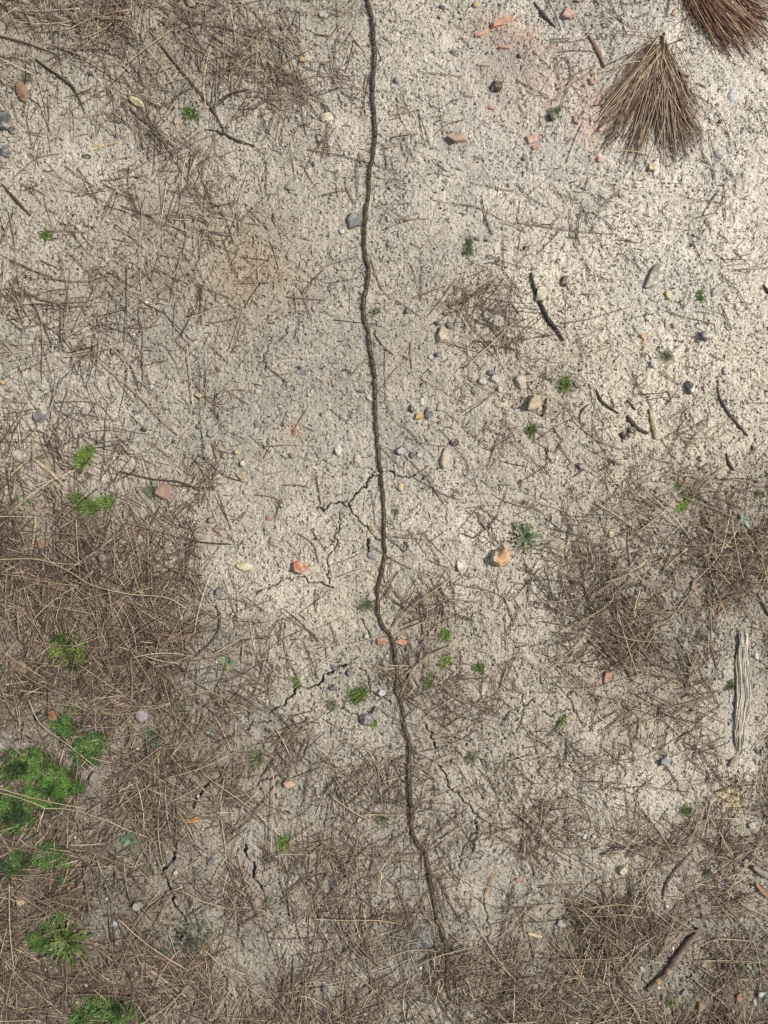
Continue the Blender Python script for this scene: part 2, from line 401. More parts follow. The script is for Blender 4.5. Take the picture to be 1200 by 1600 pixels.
while pos < total - 14:
    L_ = min(30 + rc.rand() * 9, total - pos)
    if total - pos - L_ < 14: L_ = total - pos
    i0 = int(pos / 0.2); i1 = int((pos + L_ + 0.9) / 0.2)
    nseg = 13; rings = nseg * 5 + 10
    ii = np.linspace(i0, min(i1, len(px_) - 1), rings).astype(int)
    u = np.linspace(0, 1, rings)
    X = px_[ii]; Y = py_[ii]
    # smooth the centre line, rest on the ground
    z = np.convolve(np.pad(Hf(X, Y), 8, 'edge'), np.ones(17) / 17, 'valid')
    Rb = (2.75 + rc.rand() * 0.45) * 1e-3
    bodyu = np.clip(u / 0.905, 0, 1)
    ph = (bodyu * nseg) % 1.0
    r = Rb * (np.clip(bodyu / 0.06, 0, 1) ** .5 * 0.2 + 0.8) * (1 + 0.10 * np.sin(np.pi * ph) - .05)
    r *= np.where(bodyu > .86, 1 - 0.12 * (bodyu - .86) / .14, 1)
    hd = u > 0.905; hu = (u - 0.905) / 0.095
    r = np.where(hd, Rb * 0.90 * np.sqrt(np.clip(1 - (hu * 1.75 - .8) ** 2, .2, 1)), r); r[0] *= 0.5
    jx = rc.randn() * .0006 * np.sin(np.pi * u); P = np.stack([X + jx, Y, z + Rb * .92], 1)
    sides = 14
    V, Fc, C = tubes(P[None], r[None], np.ones((1, 3)), sides, 0.92)
    th = (np.arange(sides) + .25) * 2 * math.pi / sides
    up = np.sin(th)[None, :]; phg = ph[:, None]; tone = rc.rand()
    dark = np.array([.014, .011, .009]) * (0.8 + .6 * tone); gold = np.array([.30, .21, .12]) * (0.55 + .6 * rc.rand())
    side_c = np.array([.034, .028, .021])
    bar = ((phg > .30) & (phg < .60) & (up > .72)).astype(float)[..., None]
    low = np.clip((.25 - up) * 1.6, 0, 1)[..., None] + 0 * bar
    Cc = dark * (1 - low) + side_c * low; Cc = Cc * (1 - bar) + gold * bar
    Cc = np.where(hd[:, None, None], np.array([.035, .024, .016]), Cc)
    o = empty('caterpillar', (X[rings // 2], Y[rings // 2], z[rings // 2])); lo = o.location
    build('body', V - np.array(lo), Fc, M_cat, Cc.reshape(-1, 3), parent=o, smooth=True)
    nh = 170; k = rc.randint(2, rings - 8, nh); a = rc.uniform(-.15, math.pi + .15, nh)
    T = np.gradient(P, axis=0)[k]; T /= np.linalg.norm(T, axis=1, keepdims=True); S = np.cross(T, [0, 0, 1.]); Uu = np.cross(S, T)
    D = np.cos(a)[:, None] * S + np.sin(a)[:, None] * Uu
    B = P[k] + D * r[k][:, None] * .9; ln = rc.uniform(1.2, 3.6, nh)[:, None] * 1e-3
    D2 = D + rc.randn(nh, 3) * .25
    Ph = np.stack([B, B + D2 * ln * .55, B + D2 * ln + np.array([0, 0, -.0005]) * (ln / .003)], 1)
    hv, hf, hc = tubes(Ph, np.array([[.00006, .00005, .00003]]), lin((170,152,122)) * rc.uniform(.5, 1, (nh, 1)), 3, caps=False)
    build('hair', hv - np.array(lo), hf, M_hair, hc, parent=o)
    cid += 1
    cat_pos.append((o, (path[i0, 0] + path[min(i1, len(path)) - 1, 0]) / 2, (path[i0, 1] + path[min(i1, len(path)) - 1, 1]) / 2))
    pos += L_
for k, (o, x, y) in enumerate(cat_pos):
    n = len(cat_pos)
    if k == 0: t = 'dark banded caterpillar at the very top of the procession, cut by the frame'
    elif k == n - 1: t = 'last dark banded caterpillar at the bottom end of the procession'
    elif k < n / 2: t = 'dark banded hairy caterpillar, %s from the top of the procession' % ordinal(k + 1)
    else: t = 'dark banded hairy caterpillar, %s from the bottom end of the procession' % ordinal(n - k)
    tag(o, t, 'caterpillar', 'caterpillars walking head to tail in one line', x, y, fixed=True)

# ---------------------------------------------------------------- stones
TINT = [sampler(tint[..., k_]) for k_ in range(3)]
KEEPS = []
def stone(name, px, py, w, h, rot, c, text, cat='stone', group='pebbles scattered over the bare soil', kind='round', z=0.5, c2=None, own=None, lvl=3, mat=None):
    """w,h: photo mm across and down before rotation (degrees clockwise); z: height / width"""
    r = np.random.RandomState(int(px * 31 + py * 7) & 0xffff)
    if c[2] >= c[0] - 2 or c in (PUR,): m_ = sum(c) / 3; c = tuple(.45 * a_ + .55 * m_ * b_ for a_, b_ in zip(c, (1.03, 1, .95)))
    lvl = 4 if max(w, h) > 13 and lvl == 3 else lvl
    if kind == 'round' and cat != 'clod' and not any(q_ in text for q_ in ('round', 'oval', 'smooth', 'glossy')) and r.rand() < .6: kind = 'chip'
    V, Fi = icos(lvl); V = V.copy()
    if kind == 'round':
        d = 1 + 0.16 * fbm(V[:, 0] + V[:, 2] * .7 + r.rand() * 9, V[:, 1] - V[:, 2] * .6 + r.rand() * 9, 0.9, r.randint(99), 2)
        V *= d[:, None]
        for q_ in range(9):
            n = r.randn(3); n[2] = abs(n[2]) * 1.2; n = np.array([.15, .1, 1.]) if q_ == 0 else n; n /= np.linalg.norm(n); q = V @ n; lim = r.uniform(.55, .70) if q_ == 0 else r.uniform(.66, .95)
            V -= np.maximum(q - lim, 0)[:, None] * n * .85
    else:                                                # angular: clipped by planes
        V *= 2.1; m_ = r.randint(4, 6) if cat == 'brick' else r.randint(5, 7); o_ = r.rand() * 6.28
        pl = [(np.array([math.cos(o_ + 6.283 * k_ / m_ + r.uniform(-.35, .35)), math.sin(o_ + 6.283 * k_ / m_ + r.uniform(-.35, .35)), r.uniform(-.05, .35)]), r.uniform(.62, .95)) for k_ in range(m_)]
        pl += [(np.array([r.uniform(-.25, .25), r.uniform(-.25, .25), 1.]), .75), (np.array([r.uniform(-.7, .7), r.uniform(-.7, .7), 1.]), .95)]
        for _ in range(3):
            for n, lim in pl:
                n = n / np.linalg.norm(n); q = V @ n; V = V - np.maximum(q - lim, 0)[:, None] * n
        V[:, 2] = np.maximum(V[:, 2], -1)
        V[:, :2] -= (V[:, :2].max(0) + V[:, :2].min(0)) / 2; V[:, :2] /= (V[:, :2].max(0) - V[:, :2].min(0)) / 2
        V += 0.05 * fbm(V[:, 0] * 3, V[:, 1] * 3 + V[:, 2] * 3, 1, r.randint(99), 2)[:, None] * V
        V += 0.05 * np.stack([vnoise(V[:, 1] * 4, V[:, 2] * 4, 1, 5), vnoise(V[:, 0] * 4, V[:, 2] * 4, 1, 6), 0 * V[:, 0]], 1)
    s = min(w, h); V = V * np.array([w / 2, h / 2, s * z]) * 1.12e-3
    a = -R(rot); V = np.stack([V[:, 0] * math.cos(a) - V[:, 1] * math.sin(a), V[:, 0] * math.sin(a) + V[:, 1] * math.cos(a), V[:, 2]], 1)
    x, y = W(px, py); V[:, 0] -= (.5 * (V[:, 1] * 1e3 / h * 2) ** 2 * w * .35e-3 if 'kidney' in text else 0)
    zz = float(Hf(np.array([x]), np.array([y]))[0]) + s * z * 1e-3 * (.10 if kind != 'round' else .02 if z > .4 else .10) + .0004
    C = np.tile(lin(c) * .66, (len(V), 1))
    nn = fbm(V[:, 0] + x, V[:, 1] + y + V[:, 2], max(s, 6) * 0.45e-3, r.randint(99), 2)
    if c2 is not None:
        k = np.clip(nn * 4 + .5 + V[:, 0] / (w * 1e-3) * 2, 0, 1)[:, None]; C = C * (1 - k) + lin(c2) * .72 * k
    C = C * (1 + .3 * nn[:, None]) * r.uniform(.97, 1.03, 3)
    so_c = np.array([float(f_(np.array([x]), np.array([y]))[0]) for f_ in TINT])
    du = np.clip((.34 if cat == 'brick' else .12) + 1.2 * fbm(V[:, 0] * 1.3 + y, V[:, 1] * 1.3 + x, max(s, 6) * .3e-3, r.randint(99), 3), .06, .9)[:, None]
    C = C * (1 - du) + so_c * du * .95
    KEEPS.append((px, py, max(w, h) * .5 + 7, .9 if max(w, h) > 12 else .7))
    o = build(name, V, Fi, mat or (M_brick if cat == 'brick' else M_stone), C, smooth=(kind == 'round'))
    o.location = (x, y, zz)
    tag(o, text, cat, group, px, py, own=own)
    return o
GRY=(130,127,125); DGR=(88,84,85); BLU=(122,122,126); CRM=(222,208,176); WHT=(226,222,214); OCH=(214,178,112); TAN=(178,152,126); PNK=(196,170,152); PUR=(128,114,120); BRN=(118,96,80); ORG=(205,140,95); BRK=(205,128,98)
ST_ = [
 (510,182,19,15,0,(218,208,178),'flat cream pebble'),(472,90,14,10,10,(205,170,120),'small ochre pebble'),(505,20,17,12,0,(205,198,180),'pale dusty pebble'),(495,65,13,8,0,PNK,'small pinkish pebble'),
 (695,8,12,11,0,(215,212,215),'small white pebble'),(745,5,12,11,30,(205,175,130),'small ochre pebble'),(534,361,8,8,0,WHT,'tiny white pebble'),(745,374,7,9,10,BLU,'small blue-grey pebble'),(760,376,9,8,0,DGR,'small dark grey pebble'),
 (710,80,11,10,0,GRY,'small grey pebble'),(612,382,15,10,0,(140,130,122),'half buried grey pebble'),(455,291,19,14,0,(168,158,142),'half buried tan pebble'),(620,122,10,10,0,(150,145,145),'small grey pebble'),
 (813,88,9,12,0,GRY,'small grey pebble'),(820,246,9,9,0,BLU,'small blue-grey pebble'),(1018,262,20,13,0,(205,185,145),'flat straw coloured stone'),(1122,243,15,13,0,(185,188,186),'flat pale grey pebble'),(1143,152,17,20,20,(205,205,200),'dusty whitish stone'),
 (317,178,18,13,15,(168,160,148),'flat grey pebble'),(263,283,14,10,20,(190,175,145),'small tan pebble'),(225,385,6,12,-30,(222,212,190),'cream chip'),(142,115,8,7,0,DGR,'small dark pebble'),(98,177,7,6,0,DGR,'tiny dark pebble'),
 (9,190,24,26,0,(88,92,104),'dark blue-grey stone'),(12,238,18,18,0,(100,102,112),'blue-grey lumpy stone'),(20,205,14,12,0,(60,62,70),'dark grey stone'),
 (62,650,20,19,10,(122,112,122),'round purple-grey pebble'),(17,610,14,8,0,(140,122,108),'brown-grey pebble'),(5,598,9,7,0,OCH,'tiny yellow pebble'),(313,619,14,10,0,(212,190,140),'small yellow pebble'),(238,606,7,8,0,WHT,'tiny white pebble'),
 (313,680,20,10,0,(155,165,158),'flat green-grey pebble'),(313,668,9,9,40,BLU,'small blue-grey pebble'),(331,679,11,12,0,(125,120,118),'small grey pebble'),(372,708,12,10,0,(218,200,150),'small yellow pebble'),(375,745,18,10,15,(190,160,125),'flat tan pebble'),
 (380,725,9,9,0,WHT,'small white pebble'),(403,613,11,7,-20,WHT,'small white pebble'),(257,769,35,23,0,(176,142,122),'big smooth pinkish brown oval pebble'),(58,793,12,12,0,(160,130,118),'small pink-brown stone'),(385,769,8,6,0,CRM,'small cream pebble'),
 (683,507,11,9,30,DGR,'small dark grey pebble'),(702,508,9,13,-30,(100,98,105),'dark grey pebble'),(637,486,13,11,0,(105,102,105),'dark grey pebble'),(697,490,13,8,0,(110,105,108),'flat dark grey pebble'),(684,555,10,9,0,(112,108,112),'dark grey pebble'),
 (473,583,18,11,0,(112,108,110),'flat dark grey pebble'),(468,575,8,7,0,DGR,'small dark pebble'),(452,603,7,8,0,WHT,'tiny white pebble'),(484,619,8,6,10,(215,208,196),'tiny pale pebble'),(577,622,9,11,0,(232,228,220),'bright white pebble'),(564,612,10,7,40,(100,95,98),'dark grey pebble'),
 (673,578,7,6,0,CRM,'tiny cream pebble'),(673,559,9,7,0,(214,206,190),'small pale pebble'),(659,628,7,11,0,(225,222,218),'small white pebble'),(644,638,9,15,-25,(95,90,108),'narrow dark purple-grey pebble'),(669,646,12,18,5,(92,96,112),'smooth blue-grey pebble'),(656,652,15,11,0,(220,178,105),'bright yellow pebble'),
 (687,637,15,15,0,(200,190,168),'half buried beige pebble'),(626,705,20,17,0,(198,186,190),'pale lilac pebble'),(655,711,9,11,0,(218,214,212),'white lumpy pebble'),(643,712,8,10,0,(85,80,85),'small dark pebble'),(528,704,11,16,0,(232,226,210),'white oval pebble'),(558,718,12,15,0,(205,192,165),'cream pebble'),
 (694,716,13,30,8,(205,185,165),'long cream and pink stone'),(418,658,11,8,0,(160,165,162),'small grey pebble'),(402,663,7,12,0,(105,100,112),'small purple-grey pebble'),(456,712,11,9,0,(140,125,112),'small brown pebble'),(626,761,10,13,0,(212,190,145),'small yellow pebble'),
 (773,593,14,13,20,(205,195,178),'pale beige pebble'),(767,584,13,9,0,(112,108,112),'dark grey pebble'),(780,608,10,12,0,(214,204,188),'cream pebble'),(782,633,15,8,-10,(205,192,160),'flat cream pebble'),(812,598,16,20,-20,(200,180,165),'pinkish cream stone'),
 (1020,434,22,40,32,(156,150,134),'long flat grey oval stone'),(1043,462,12,16,-10,(226,206,160),'plump cream pebble'),(1118,455,14,18,0,(178,180,182),'dusty blue-grey stone'),(1003,527,12,9,30,(214,160,115),'small orange pebble'),(1008,537,12,7,0,(210,180,150),'flat tan pebble'),
 (1052,510,10,13,-30,(190,165,150),'pinkish pebble'),(1103,526,24,20,0,(150,150,146),'lumpy grey stone'),(1091,532,10,9,0,(130,132,130),'small grey pebble'),(1132,578,13,16,0,(214,206,186),'pale cream pebble'),(1136,596,16,8,0,(205,198,185),'pale dusty pebble'),(1090,603,6,7,0,CRM,'tiny cream pebble'),
 (942,605,8,8,0,(228,226,224),'round white pebble'),(908,692,9,7,20,WHT,'small white pebble'),(1093,718,12,12,0,(165,155,140),'half buried beige pebble'),(856,776,20,14,20,(165,145,128),'flat brown stone'),(1018,749,6,7,0,WHT,'tiny white pebble'),(1018,570,14,8,60,(178,180,185),'pale blue-grey pebble'),
 (900,602,14,8,40,(120,115,125),'dark grey pebble'),(1177,602,8,6,0,(195,190,180),'small pale pebble'),(833,422,9,5,0,(105,90,85),'small brown pebble'),
 (163,871,16,15,-20,(120,104,106),'purple-grey stone'),(120,915,12,11,20,(125,110,105),'brown-grey stone'),(342,829,22,16,30,(168,142,122),'flat pinkish tan stone'),(332,813,13,11,0,(140,132,126),'small grey pebble'),(343,922,16,14,0,(128,124,124),'grey pebble'),(329,871,16,10,0,(165,145,130),'pinkish brown pebble'),
 (286,964,8,7,0,(215,190,150),'tiny cream pebble'),(211,981,12,10,0,(200,190,165),'small cream pebble'),(332,862,7,5,0,WHT,'tiny white pebble'),(285,1065,14,11,30,(178,168,165),'pale grey pebble'),(222,1117,17,20,0,(170,160,162),'round pale lilac-grey pebble'),(177,1168,13,12,0,(160,140,130),'pinkish pebble'),(3,1163,9,9,0,(150,155,165),'pale blue-grey pebble'),
 (583,866,16,14,0,(160,156,162),'pale lilac-grey pebble'),(580,932,15,12,10,(190,172,168),'pinkish white glossy pebble'),(594,1083,15,14,0,(222,216,206),'white lumpy pebble'),(573,1124,20,18,10,(122,104,108),'purple-brown stone'),(521,1075,13,11,0,(95,92,105),'dark blue-grey pebble'),(546,1050,15,18,0,(140,134,136),'half buried grey pebble'),
 (521,1045,11,8,0,(125,122,130),'blue-grey pebble'),(453,810,8,7,0,(218,206,180),'tiny cream pebble'),(490,803,9,7,40,(214,206,195),'small white pebble'),(427,846,16,12,30,(150,138,122),'half buried beige pebble'),(582,826,6,11,-10,(212,160,120),'thin orange pebble'),(425,1122,12,16,0,(120,115,120),'half buried dark grey stone'),
 (710,1187,14,8,0,(110,85,85),'small dark red pebble'),(765,1169,12,7,15,(140,132,128),'small grey pebble'),(750,993,6,6,0,(210,185,150),'tiny cream pebble'),(573,995,8,8,0,(215,208,205),'tiny white pebble'),(655,801,9,8,0,(214,208,200),'small white pebble'),(421,810,9,6,0,(170,130,105),'tiny brown pebble'),
 (953,835,10,12,0,(205,185,140),'small yellow pebble'),(907,1043,7,11,0,(214,190,145),'small yellow pebble'),(1181,1025,7,12,5,(222,216,208),'small white stone'),(1179,1072,9,9,0,(205,200,188),'small pale pebble'),(905,1115,11,9,0,(214,210,200),'small white pebble'),(1040,1187,18,22,-20,(158,160,160),'dusty grey angular stone'),
 (1187,1123,8,7,0,(205,180,150),'tiny tan pebble'),(1035,928,12,9,0,(205,192,175),'cream pebble'),(275,1363,8,11,20,(218,200,150),'small cream pebble'),(268,1352,14,12,20,(150,145,152),'grey pebble'),(215,1415,15,17,-10,(162,158,170),'pale lilac-grey pebble'),(220,1401,12,7,20,(115,105,112),'flat dark grey pebble'),
 (177,1445,10,9,0,(205,200,205),'small white pebble'),(134,1540,7,8,0,(225,215,185),'tiny cream pebble'),(148,1478,7,5,0,WHT,'tiny white pebble'),(143,1272,14,9,20,(95,85,95),'dark purple-grey stone'),(150,1214,14,24,10,(150,132,125),'pinkish grey stone'),(3,1580,8,8,0,(205,205,205),'tiny white pebble'),
 (330,1348,14,9,-30,(115,108,108),'dark grey pebble'),(322,1313,13,14,-30,(150,138,124),'half buried beige pebble'),(207,1540,12,6,0,(165,150,145),'flat pinkish pebble'),(166,1405,6,5,0,CRM,'tiny cream pebble'),(31,1410,13,10,0,(198,175,145),'half buried tan stone'),
 (561,1283,8,8,0,(205,185,165),'round pink-white pebble'),(511,1284,12,10,0,(138,128,125),'half buried grey pebble'),(508,1545,14,13,0,(92,86,92),'dark grey pebble'),(649,1496,13,13,40,(160,148,140),'pinkish grey flake of stone'),(657,1517,6,6,0,(235,232,226),'bright white pebble'),(512,1370,10,8,0,(150,140,128),'small beige pebble'),
 (913,1307,7,9,0,(232,226,210),'small white pebble'),(928,1305,8,7,0,(222,216,200),'small white pebble'),(972,1359,17,17,30,(228,214,180),'angular cream stone'),(895,1355,6,8,0,(222,205,170),'tiny cream pebble'),(1047,1269,15,11,0,(195,192,182),'flat pale grey stone'),(877,1445,15,13,-20,(170,172,182),'pale blue-grey stone'),
 (864,1428,17,13,0,(160,148,132),'flat beige stone'),(1085,1478,12,8,0,(198,188,165),'cream pebble'),(1189,1551,11,12,0,(205,206,212),'bluish white pebble'),(1179,1566,6,12,0,(195,195,200),'narrow white pebble'),(1153,1557,9,18,0,(205,150,115),'narrow orange stone'),(1094,1573,14,11,20,(190,160,120),'ochre stone'),
 (1073,1553,14,11,0,(150,148,146),'half buried grey pebble'),(1003,1515,6,7,0,CRM,'tiny cream pebble'),(843,1514,6,7,0,(218,205,170),'tiny cream pebble'),(1030,1546,7,6,0,CRM,'tiny cream pebble'),(1085,1480,6,7,0,(230,220,195),'tiny white pebble'),(1175,1290,17,14,0,(190,188,180),'dusty grey stone'),
 (1100,1508,12,9,0,(195,180,150),'small tan pebble'),(1097,1416,8,7,0,(200,185,160),'tiny tan pebble'),(948,1256,9,8,0,(165,168,170),'small grey pebble'),
]
for s in ST_:
    if s[0] == 1085 and s[1] == 1480: continue
    stone('stone' if max(s[2], s[3]) > 16 else 'pebble', s[0], s[1], s[2], s[3], s[4], s[5], s[6], 'stone' if max(s[2], s[3]) > 16 else 'pebble', kind='ang' if 'angular' in s[6] or 'chip' in s[6] or 'flake' in s[6] else 'round', z=.3 if ('flat' in s[6] or 'buried' in s[6] or 'dusty' in s[6]) else .5)
ST = 'larger stones lying on the soil'
stone('stone', 552,343,38,30,-35,(134,134,138),'flat blue-grey slab stone touching the caterpillar line','stone',ST,'ang',.28,own='blue-grey slab')
stone('stone', 690,528,22,33,28,(226,202,160),'kidney-shaped cream stone','stone',ST,'chip',.45,c2=(232,214,186),own='kidney-shaped stone')
stone('stone', 846,456,19,30,8,(218,208,178),'cream flint beside the dark curved stick','stone',ST,'ang',.5)
stone('stone', 754,596,15,17,-20,(235,230,222),'bright white angular shell-like stone','stone',ST,'ang',.5,own='white angular stone')
stone('stone', 835,632,25,25,20,(198,180,148),'square tan stone with cracked top','stone',ST,'ang',.5,own='square tan stone')
stone('stone', 1077,606,15,26,-25,(70,68,74),'black and white pointed stone','stone',ST,'round',.6,c2=(200,202,205),own='pointed black-white stone')
stone('stone', 908,730,18,12,20,(92,62,66),'glossy dark red-brown stone','stone',ST,'round',.6,c2=(170,150,150),own='glossy red-brown stone')  # pale c2 is a highlight painted into the stone's colour
stone('stone', 377,885,35,20,5,(226,196,128),'yellow and white flat stone','stone',ST,'round',.35,c2=(225,218,200),own='yellow-white flat stone')
stone('stone', 782,870,46,34,-42,(112,92,80),'two-toned stone, dark brown lower left and orange upper right','stone',ST,'ang',.5,c2=(220,170,122),own='two-toned stone')
stone('stone', 718,885,13,19,-10,(222,170,130),'white stone with an orange rim','stone',ST,'round',.5,c2=(235,228,214),own='orange-rimmed stone')
stone('stone', 586,1110,16,12,-40,(110,92,84),'dark brown stone leaning over a crack','stone',ST,'round',.6)
stone('stone', 453,1226,20,15,35,(212,172,150),'salmon pink wedge stone beside a crack','stone',ST,'ang',.5,own='pink wedge stone')
BG = 'broken pieces of orange brick'
for px,py,w_,h_,rt,c,t in [(782,37,40,12,-22,(222,150,118),'long orange brick shard'),(755,50,30,9,-18,(216,150,120),'narrow dusty brick shard'),(715,214,36,20,0,(212,168,146),'pink brick piece almost buried in dust'),(770,168,22,7,15,(214,156,128),'thin bent brick sliver'),
  (790,75,22,8,0,(205,150,125),'faint dusty brick sliver'),(890,25,25,17,-15,(222,150,122),'orange brick lump split in two'),(903,3,15,9,0,(220,148,118),'orange brick chip cut by the top edge'),(1050,23,8,11,0,(175,105,82),'small rust red brick chip'),(829,217,21,15,-15,(224,162,136),'salmon brick lump'),
  (835,231,12,8,0,(222,156,130),'little salmon brick crumb'),(933,252,8,9,0,(220,140,118),'little orange-red brick crumb'),(937,202,8,22,5,(212,145,118),'upright thin brick sliver'),(923,128,12,14,-30,(208,150,128),'dusty brick chip'),(926,118,8,24,-35,(150,100,82),'dark red-brown brick sliver'),
  (897,190,10,20,-25,(205,155,135),'dusty pink brick patch'),(273,187,10,15,15,(212,160,128),'small orange brick chip'),(1040,508,6,16,0,(205,150,125),'slim brick sliver standing by a pebble'),(948,1058,14,27,18,(205,138,108),'orange brick shard under dark needles'),
  (1080,915,14,20,-10,(190,130,108),'dusty brick piece among needles'),(810,1375,16,9,0,(205,155,135),'faint pink brick flake'),(925,1384,14,10,0,(205,160,140),'pale pink brick flake'),(1196,15,10,9,0,(214,160,140),'pink brick chip at the right edge'),(597,1002,20,12,0,(190,122,88),'orange brick slab showing left of the caterpillar line'),(629,1004,34,12,8,(220,145,110),'orange brick slab showing right of the caterpillar line'),(900,10,5,6,0,(200,130,100),'tiny brick crumb')]:
    stone('brick_shard', px, py, w_, h_, rt, c, t, 'brick', BG, 'ang', .32)
stone('brick_shard', 472,887,23,27,-8,(216,122,88),'bright orange-red triangular brick chunk beside a crack','brick',BG,'ang',.5,own='orange-red brick chunk')
# soil clods / seed heads
CL = 'dark crumbly clods'
for px,py,w_,h_,c,t in [(775,133,18,17,(82,72,58),'round dark crumbly clod'),(882,440,12,16,(92,76,64),'small brown clod'),(975,682,18,14,(58,50,46),'black rotten wood clod'),(985,672,12,10,(52,46,42),'black rotten crumb'),(710,692,14,12,(96,66,52),'dark red-brown rotten cone scale'),(177,550,9,10,(52,46,38),'small black clod'),(227,671,9,9,(62,54,44),'small black clod'),
   (427,340,5,13,(62,54,48),'narrow black seed husk'),(134,243,14,8,(62,56,50),'dark clod under a pale stick'),(65,1120,18,16,(66,60,56),'dark charred lump'),(1003,898,6,6,(44,36,32),'small black seed husk'),(1009,903,6,5,(44,36,32),'small black seed husk'),(998,912,5,5,(40,34,30),'small black seed husk'),(1002,921,6,5,(46,38,32),'small black seed husk'),(863,182,16,14,(96,98,74),'mossy dark clod'),(820,388,6,6,(50,50,44),'tiny black clod'),(677,388,6,6,(46,48,44),'tiny black clod'),(1175,700,5,8,(60,50,44),'small black clod')]:
    stone('clod', px, py, w_, h_, 0, c, t, 'clod', CL, 'round', .6, lvl=3, mat=M_brick)

# ---------------------------------------------------------------- green plants
def prof_blade(t): return np.clip(1 - t, 0.05, 1) ** .6 * np.clip(t * 8 + .5, 0, 1)
def prof_oval(t): return np.sin(np.pi * np.clip(t * .93 + .05, 0, 1)) ** .7
def prof_lobe(t): return (np.sin(np.pi * np.clip(t * .92 + .05, 0, 1)) ** .6) * (0.62 + .38 * np.cos(t * 22))
def greens(n, r, c, var=.35):
    c = lin(c) * np.array([1.0, .92, 1.25]); k = r.uniform(1 - var, 1 + var, (n, 1)); m = r.uniform(0, 1, (n, 1)) ** 2
    return (c * (1 - m * .5) + lin((156,142,92)) * m * .5) * k * (1.05 if n < 600 else 1.1)
KEEP = []
def tuft(name, px, py, w_, h_, c, text, n=None, kind='needle', own=None, group='small green tufts growing in the soil', cat='plant'):
    r = np.random.RandomState(int(px * 13 + py * 5) & 0xffff)
    x0, y0 = W(px, py); rx, ry = w_ * .5e-3, h_ * .5e-3; rr = (rx + ry) / 2
    n = n or int(70 + rr * rr * 6.0e5)
    q = np.sqrt(r.rand(n)) * .75; a0 = r.rand(n) * 6.283
    bx = x0 + np.cos(a0) * rx * q * (.8 + .5 * r.rand(n)); by = y0 + np.sin(a0) * ry * q * (.8 + .5 * r.rand(n))
    ang = a0 + r.randn(n) * .8
    if kind == 'needle':
        ns = r.randint(2, 6); cx_ = r.uniform(-.55, .55, ns) * rx; cy_ = r.uniform(-.55, .55, ns) * ry; wq = r.dirichlet(np.ones(ns)); wh = r.choice(ns, n, p=wq)
        lean = r.uniform(0, 6.28); bx = x0 + cx_[wh] + r.randn(n) * rr * .18; by = y0 + cy_[wh] + r.randn(n) * rr * .18; ang = r.rand(n) * 6.283; ang = ang + .5 * np.sin(lean - ang)
    bz = Hf(bx, by) - .0005
    if kind == 'needle':                                  # fine upright-spreading blades
        ln = rr * (.40 + .85 * r.rand(n) ** 1.2); lift = r.uniform(.15, 1.25, n); wd = r.uniform(.00045, .00090, n); pr = prof_blade; K = 5; fold = .4; droop = r.uniform(.05, .45, n)
    elif kind == 'leafy':
        ln = r.uniform(.0035, .0065, n); lift = r.uniform(.1, .9, n); wd = ln * r.uniform(.22, .36, n); pr = prof_oval; K = 5; fold = .3; droop = r.uniform(.0, .3, n); bz = bz + r.uniform(0, .006, n) * (1 - q)
    elif kind == 'broad':
        ln = rr * r.uniform(.55, 1.0, n); lift = r.uniform(.05, .6, n); wd = ln * .24; pr = prof_oval; K = 8; fold = .3; droop = r.uniform(.0, .3, n); ang = np.arange(n) * 2.4 + r.randn(n) * .2; bx = x0 + np.cos(ang) * rx * .1; by = y0 + np.sin(ang) * ry * .1; bz = Hf(bx, by) + .001
    elif kind == 'rosette':
        ang = np.arange(n) * 2.399 + r.randn(n) * .15; rr = rr * 1.2; f = 1 - np.arange(n) / n * .62
        ln = rr * f * r.uniform(.85, 1.08, n); lift = .15 + (1 - f) * 1.3; wd = ln * r.uniform(.15, .2, n) * (.62 if n > 40 else 1); pr = prof_lobe; K = 22; fold = .35; droop = r.uniform(.05, .25, n)
        bx = x0 + np.cos(ang) * .001; by = y0 + np.sin(ang) * .001; bz = Hf(bx, by) + .0015 + (1 - f) * .003
    V, F_, C = leaves(np.stack([bx, by, bz], 1), ang, ln, wd, lift, droop, pr, greens(n, r, c), K, fold, 1.25)
    V[:, 2] = np.maximum(V[:, 2], Hf(V[:, 0], V[:, 1]) + .0004)
    KEEP.append((px, py, (w_ + h_) * .3, .75))
    o = build(name, V, F_, M_leaf, C, loc=(x0, y0, float(Hf(np.array([x0]), np.array([y0]))[0])))
    tag(o, text, cat, group, px, py, own=own); return o
G1 = (86,118,48); G2 = (100,138,52); G3 = (92,120,84); G4 = (128,160,128); G5 = (82,98,56); G6 = (112,124,84)
